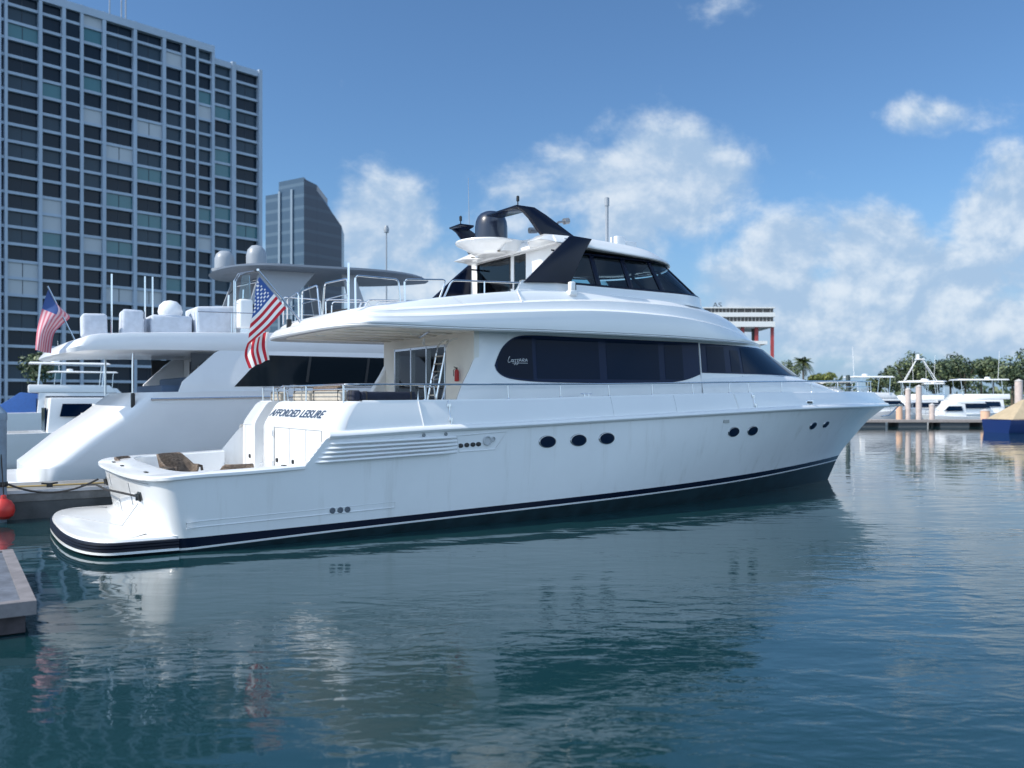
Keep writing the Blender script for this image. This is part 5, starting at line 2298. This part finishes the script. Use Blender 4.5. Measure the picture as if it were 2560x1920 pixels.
def tree(label, loc, h, rx, rz_, seed, nl=1500, leaf=LEAF, trunk=True, group='trees along the far shore', name='shore_tree', size=.32):
    rg = random.Random(seed)
    t = thing(name, label, 'tree' if trunk else 'hedge', loc, 0, group)
    mb = crown_mb(rg, rx, rx * .9, rz_, nl, size)
    o = mb.build('crown', leaf, t, split=False)
    o.location = (0, 0, h - rz_)
    if trunk:
        mb = MB()
        mb.tube([(0, 0, -.2), (.1, 0, (h - rz_) * .5), (0, .1, h - rz_)], .22, 8, r2=.12)
        for k in range(4):
            a = k * 1.6 + rg.random()
            mb.tube([(0, .05, h - rz_ * 1.5), (math.cos(a) * rx * .4, math.sin(a) * rx * .4, h - rz_ * .8)], .10, 6, r2=.04)
        mb.build('trunk', BARK, t, split=False)
    return t


def at_base(px, d, zb=1.0):
    v = V2(px, 0, d)
    return (v.x, d, zb)


TRS = [(2190, 952, 24, 150), (2222, 922, 30, 148), (2262, 893, 44, 142), (2300, 912, 38, 146), (2335, 908, 44, 140), (2375, 905, 38, 144), (2412, 898, 42, 141), (2452, 900, 34, 146), (2482, 896, 36, 143), (2530, 884, 50, 138), (2580, 880, 50, 140)]
LBL = ['small low shore tree, nearest the bow of the yacht', 'medium shore tree just left of the tall dark tree', 'tallest dark shore tree behind the pair of pale piles', 'shore tree in the dip right of the tall dark tree',
       'rounded shore tree above the boats with white tops', 'broad green shore tree left of the middle of the tree row', 'light green shore tree in the middle of the tree row', 'smaller shore tree behind the tall lookout tower', 'shore tree right behind the big white boat with the open cockpit',
       'large bright green tree near the right edge of the picture', 'tree cut off by the right edge of the picture']
for i, (px, py, rpx, d) in enumerate(TRS):
    k = d / 2185
    h = (HZ + (996.8 - py) * k - 1.0) * 1.13
    rz_ = max(1.6, min(h * .48, rpx * k * 1.25))
    tree(LBL[i], at_base(px, d), h, rpx * k * 1.15, rz_, 30 + i, 1700)
# far tree belt that reads as one mass
rg = random.Random(99)
mb = MB()
for i in range(5200):
    x = rg.uniform(40, 330)
    hh = 4.5 + 1.8 * math.sin(x * .13) + 1.2 * math.sin(x * .41 + 1)
    p = Vector((x, 172 + rg.uniform(0, 8), rg.uniform(.8, max(1.5, hh))))
    t_ = Vector((rg.gauss(0, 1), rg.gauss(0, .4), rg.gauss(0, 1))).normalized() * rg.uniform(.5, 1.1)
    b_ = Vector((rg.gauss(0, 1), rg.gauss(0, .4), rg.gauss(0, 1))).normalized() * rg.uniform(.3, .6)
    mb.face([p - t_, p - b_, p + t_, p + b_], rg.choice((0, 0, 1, 1, 2)))
o = mb.build('tree_belt', LEAF, None, split=False)
o['kind'] = 'stuff'
tag(o, 'low belt of green trees along the far shore behind the boats', 'tree belt')

tree('green tree beside the red columns, half hidden by the yacht windscreen', at_base(1966, 185), HZ + (996.8 - 893) * 185 / 2185 - 1, 3.4, 3.0, 71, 1300)
hd = tree('yellow green clipped bush under the white boat canopy', at_base(2056, 150), 6.2, 3.0, 1.7, 72, 1500, YLEAF, True, None, 'yellow_bush', .26)
tree('dark leafy tree behind the left marina boats', at_base(95, 118), 9.5, 3.4, 3.6, 73, 1200, LEAF, True, None, 'marina_tree')

# palm
pd = 200.0
pb = at_base(2007, pd)
palm = thing('palm_tree', 'single palm tree with drooping fronds standing right of the red columns', 'palm tree', pb)
hp = HZ + (996.8 - 905) * pd / 2185 - 1
mb = MB()
mb.tube([(0, 0, -.2), (.15, 0, hp * .5), (0, 0, hp)], .28, 8, r2=.18)
mb.build('trunk', BARK, palm)
rg = random.Random(5)
mb = MB()
for i in range(26):
    a = i * 2.4
    el = rg.uniform(-.25, 1.15)
    L = rg.uniform(2.4, 3.0)
    d = Vector((math.cos(a), math.sin(a), 0))
    P = []
    for k in range(8):
        u = k / 7
        P.append(Vector((0, 0, hp)) + d * (L * u * math.cos(el * (1 - .4 * u))) + Vector((0, 0, L * (math.sin(el) * u - (.55 + .35 * (1 - el)) * u * u))))
    sd_ = d.cross(Vector((0, 0, 1)))
    for k in range(7):
        for q in range(3):
            p = P[k].lerp(P[k + 1], q / 3)
            l = .55 * math.sin(math.pi * min(1, .12 + (k + q / 3) / 7.6)) + .1
            w = (P[k + 1] - P[k]) * .22
            for s in (-1, 1):
                mb.face([p, p + w, p + w * 1.6 + sd_ * s * l - Vector((0, 0, l * .55)), p + w * .6 + sd_ * s * l * .9 - Vector((0, 0, l * .6))], i % 2)
mb.build('frond', [mat('palm_green', (.05, .085, .03), .5), mat('palm_olive', (.10, .12, .04), .5)], palm, split=False)

# light pole far behind the yacht
lp = thing('light_pole', 'tall thin grey pole with a small lamp head against the cloud left of the dome', 'pole', (V2(966, 0, 90).x, 90, -.5))
mb = MB()
mb.tube([(0, 0, 0), (0, 0, HZ + (996.8 - 580) * 90 / 2185 + .5)], .11, 8, r2=.07)
mb.build('post', GREYR, lp)
mb = MB()
mb.lathe([(.001, 0), (.24, .05), (.28, .4), (.15, .75), (.001, .8)], (0, 0, HZ + (996.8 - 580) * 90 / 2185 + .4), 12)
mb.build('lamp_head', GREYR, lp)

# ================================================================== OTHER BOATS
CANT = mat('tan_canvas', (.45, .36, .24), .85, vary=.08, vscale=2)
CANB = mat('blue_canvas', (.02, .09, .30), .8, vary=.1)
HBLUE = mat('royal_blue_hull', (.012, .032, .13), .2, coat=.3)
CANW = mat('white_canvas', (.66, .64, .58), .85)


def boat(label, loc, rz, L, B, H, cabin=.5, fly=True, tower=False, bimini=None, stripe=None, hullm=None, cover=None, windows=True, group='small boats moored in the marina', name='motor_boat'):
    """bow along +x, base on the waterline"""
    t = thing(name, label, 'boat', loc, rz, group)
    hm = hullm or WHITE
    sh = lambda x: H * (.78 + .30 * max(0, x / L) ** 2)
    rws = []
    for (f, bw_, xe, zf) in ((-.2, .7, .86, lambda x: -.3), (0, .86, .9, lambda x: .0), (.12, .88, .905, lambda x: H * .12), (.62, .97, .96, lambda x: sh(x) * .66), (.72, .98, .97, lambda x: sh(x) * .78), (1, 1, 1, sh), (1, .93, .985, lambda x: sh(x) + .02), (1, 0, .98, lambda x: sh(x) - .05)):
        r = []
        for i in range(26):
            u = i / 25
            x = -.0 + L * xe * u
            y = bw_ * B / 2 * (max(0, 1 - max(0, (u - .45) / .55) ** 2.2)) if bw_ else 0
            if i == 0:
                r.append((0, 0, zf(0)))
            r.append((x, y, zf(x)))
        rws.append(r)
    mb = MB()
    both(mb, rws, mif=lambda j, i: 1 if j == 0 else (2 if (j == 3 and stripe) else 0))
    mb.build('hull', [hm, BOTTOM, stripe or hm], t, split=False)
    x0, x1 = L * .22, L * (.22 + cabin)
    z0 = H * .8
    ch = 1.05 + .03 * L
    w = B * .40
    def house_(mb, xa, xb, ra, rf, w0, w1, za, zb_, mi=0):
        mb.hexa([(xa, -w0, za), (xb, -w0 * .8, za), (xb, w0 * .8, za), (xa, w0, za)], [(xa + ra, -w1, zb_), (xb - rf, -w1 * .8, zb_), (xb - rf, w1 * .8, zb_), (xa + ra, w1, zb_)], mi)
    if cover:
        mb = MB()
        mb.hexa([(.2, -B * .46, z0), (L * .8, -B * .25, z0 + .1), (L * .8, B * .25, z0 + .1), (.2, B * .46, z0)], [(L * .25, -.12, z0 + 1.5), (L * .6, -.08, z0 + 1.2), (L * .6, .08, z0 + 1.2), (L * .25, .12, z0 + 1.5)])
        mb.build('boat_cover', cover, t, bev=.06)
    else:
        mb = MB()
        house_(mb, x0, x1 + 1.2, .15, 1.6, w, w * .9, z0 - .3, z0 + ch)
        mb.build('cabin', WHITE, t, bev=.05)
        if windows:
            mb = MB()
            for s in (-1, 1):
                mb.hexa([(x0 + .45, s * (w * .985), z0 + ch * .45), (x1 + .2, s * w * .87, z0 + ch * .45), (x1 - .3, s * w * .83, z0 + ch * .82), (x0 + .55, s * w * .945, z0 + ch * .82)],
                        [(x0 + .45, s * (w * .985 + .02), z0 + ch * .45), (x1 + .2, s * (w * .87 + .02), z0 + ch * .45), (x1 - .3, s * (w * .83 + .02), z0 + ch * .82), (x0 + .55, s * (w * .945 + .02), z0 + ch * .82)])
            mb.box((x0 + .02, 0, z0 + ch * .35), (.06, w * 1.1, ch * .7))
            mb.build('window', GLASSD, t)
        zt2 = z0 + ch
        if fly:
            mb = MB()
            house_(mb, x0 - .5, x1 - .4, .0, .5, w * .95, w * .9, zt2 + .002, zt2 + .55)
            mb.build('flybridge', WHITE, t, bev=.06)
            mb = MB()
            for (xx, s) in ((x0 + .1, -1), (x0 + .1, 1), (x1 - 1.4, -1), (x1 - 1.4, 1)):
                mb.tube([(xx, s * w * .8, zt2 + .4), (xx + .15, s * w * .75, zt2 + 2.0)], .03, 6)
            mb.build('top_frame', STEEL, t)
            mb = MB()
            mb.hexa([(x0 - .5, -w * .9, zt2 + 2.0), (x1 - .8, -w * .85, zt2 + 2.0), (x1 - .8, w * .85, zt2 + 2.0), (x0 - .5, w * .9, zt2 + 2.0)], [(x0 - .4, -w * .8, zt2 + 2.12), (x1 - 1, -w * .75, zt2 + 2.14), (x1 - 1, w * .75, zt2 + 2.14), (x0 - .4, w * .8, zt2 + 2.12)])
            mb.build('hardtop', bimini or WHITE, t, bev=.03)
            mb = MB()
            mb.tube([(x0 + .5, w * .6, zt2 + 2.1), (x0 + .4, w * .65, zt2 + 5.0)], .02, 6)
            mb.lathe([(.001, 0), (.28, .02), (.28, .2), (.001, .26)], (x0 + 1.2, 0, zt2 + 2.13), 14)
            mb.build('aerial', WHITE, t)
            if tower:
                mb = MB()
                for (xx, s) in ((x0 + .2, -1), (x0 + .2, 1), (x1 - 1.5, -1), (x1 - 1.5, 1)):
                    mb.tube([(xx, s * w * .75, zt2 + 2.1), ((x0 + x1) / 2 - .6 + (.3 if xx > x0 + 1 else -.3), s * .45, zt2 + 4.6)], .035, 6)
                for zz in (3.0, 3.8):
                    mb.tube([(x0 + .5, -w * .55, zt2 + zz), (x0 + .5, w * .55, zt2 + zz)], .02, 6)
                mb.box(((x0 + x1) / 2 - .6, 0, zt2 + 4.6), (1.0, 1.2, .1))
                mb.box(((x0 + x1) / 2 - .4, 0, zt2 + 4.9), (.3, 1.1, .5))
                mb.build('lookout_tower', WHITE, t, split=False)
        elif bimini:
            mb = MB()
            for s in (-1, 1):
                for (xa, xb) in ((x0 + .3, x0 - .2), (x0 + .6, x0 + 1.2), (x0 + .9, x0 + 2.4)):
                    mb.tube([(xa, s * B * .4, z0), (xb, s * B * .38, z0 + 1.75)], .025, 6)
            mb.build('canopy_frame', STEEL, t, split=False)
            mb = MB()
            mb.grid([[(x0 - .3 + 2.9 * i / 8, B * .42 * j / 4, z0 + 1.75 + .22 * math.cos(math.pi * (i - 4) / 9) - .03 * j * j / 4) for j in range(-4, 5)] for i in range(9)])
            mb.build('canopy', bimini, t, thick=.04)
    mb = MB()
    P = [(L * u, -B * .46 * max(0, 1 - max(0, (u - .45) / .53) ** 2.2), sh(L * u) + .55) for u in (.55, .65, .75, .85, .93, .965)]
    mb.tube(P + [(x, -y, z) for x, y, z in P[::-1]], .02, 6)
    for (x, y, z) in P[:-1]:
        mb.tube([(x, y, z - .55), (x, y, z)], .015, 5)
        mb.tube([(x, -y, z - .55), (x, -y, z)], .015, 5)
    mb.build('bow_rail', STEEL, t, split=False)
    return t


def bl(px, d):
    v = V2(px, 0, d)
    return (v.x, d, WATER_Z)


# right-hand marina, moored behind the dock
boat('white boat with a dark hull stripe, just right of the yacht bow', bl(2205, 92), R(20), 9.5, 3.2, 1.3, fly=False, bimini=None, stripe=NAVY)
boat('white flybridge boat behind the pair of pale piles', bl(2268, 100), R(35), 10, 3.6, 1.5)
boat('long low white boat between the piles and the big boat', bl(2322, 90), R(12), 10, 3.3, 1.2, fly=False, cabin=.4)
boat('white sportfishing boat with a tall lookout tower', bl(2400, 97), R(160), 10, 3.6, 1.3, tower=True)
boat('big white boat with a dark open cockpit near the right edge', bl(2560, 92), R(172), 11, 3.9, 1.4)
boat('white flybridge boat among the trees left of the lookout towers', bl(2340, 118), R(70), 11, 3.8, 1.5)
boat('small white boat lowest behind the dock in the marina', bl(2440, 86), R(185), 7, 2.6, 1.0, fly=False, cabin=.3)
boat('blue hulled boat under a tan canvas cover at the right edge', bl(2490, 66), R(8), 9, 3.2, 1.25, hullm=HBLUE, cover=CANT, name='covered_boat')
# close beyond the bow
boat('white runabout with a cream canopy on a metal frame, beyond the bow rail', (V2(2010, 0, 84).x, 84, WATER_Z), R(4), 7.0, 2.6, 2.9, fly=False, bimini=CANW, cabin=.3, windows=False, name='canopy_boat')
boat('white cruiser with a radome, low behind the bow rail', bl(2085, 84), R(8), 9, 3.2, 1.6)
boat('white boat behind the bow rail nearest the pile', bl(2140, 86), R(15), 6.5, 2.4, 1.2, fly=False, cabin=.35)
# left-hand marina
boat('white boat with a blue canvas cover at the left edge', bl(-40, 62), R(28), 9, 3.2, 1.9, cover=CANB, name='covered_boat')
boat('white cabin cruiser between the left edge and the neighbouring yacht', bl(-10, 60), R(30), 11, 3.6, 2.0)
boat('white sedan boat behind the stern of the neighbouring yacht', bl(-40, 33), R(33), 9, 3.1, 1.6, fly=False, cabin=.5)
boat('far white flybridge boat below the balcony tower', bl(60, 80), R(40), 12, 4, 2.0)

# right-hand dock and its piles
rd = thing('marina_dock', 'long low grey dock beyond the yacht bow', 'dock', (46, 80.5, WATER_Z), 0)
mb = MB()
mb.box((0, 0, .52), (44, 2.6, .22))
mb.build('deck', mat('pale_dock_deck', (.34, .30, .28), .85, vary=.15), rd)
mb = MB()
for i in range(12):
    mb.box((-21 + 3.8 * i, 0, .16), (2.6, 2.3, .52))
mb.build('float', mat('dock_float_grey', (.09, .10, .11), .8), rd, split=False)
PILE = mat('pinkish_pile', (.52, .44, .41), .8, vary=.12, vscale=2)
for lb, px, top, d, r in (('tall pale pile, left one of the pair on the right dock', 2270, 973, 81, .24), ('tallest pale pile, right one of the pair on the right dock', 2297, 966, 81, .26), ('short orange tinted pile at the left end of the right dock', 2248, 1014, 81, .28),
                          ('short pale pile right of the pair on the right dock', 2330, 1012, 81, .25), ('tall pale pile near the right edge above the tan boat cover', 2547, 952, 71, .3), ('short wide orange pile left of the tan covered boat', 2463, 1026, 81, .4)):
    t = thing('dock_pile', lb, 'pile', bl(px, d), 0, 'piles of the right dock')
    h = HZ + (996.8 - top) * d / 2185 - WATER_Z
    mb = MB()
    mb.lathe([(r, -.6), (r, h - .1), (r * .9, h)], (0, 0, 0), 14)
    mb.build('post', PILE if 'orange' not in lb else mat('orange_pile', (.62, .40, .28), .8), t)
    mb = MB()
    mb.lathe([(r * 1.06, h - .06), (r * 1.06, h), (.001, h + .16)], (0, 0, 0), 14)
    mb.build('cap', mat('pile_cap', (.55, .52, .5), .6), t)
t = thing('dark_pile', 'dark green pile rising behind the bow rail', 'pile', bl(2120, 83), 0)
mb = MB()
mb.lathe([(.2, -.6), (.2, 4.7), (.17, 4.78), (.001, 4.82)], (0, 0, 0), 12)
mb.build('post', mat('dark_green_pile', (.03, .05, .05), .6), t)
mb = MB()
mb.lathe([(.22, 3.8), (.22, 4.0)], (0, 0, 0), 12)
mb.build('band', BLACK, t)
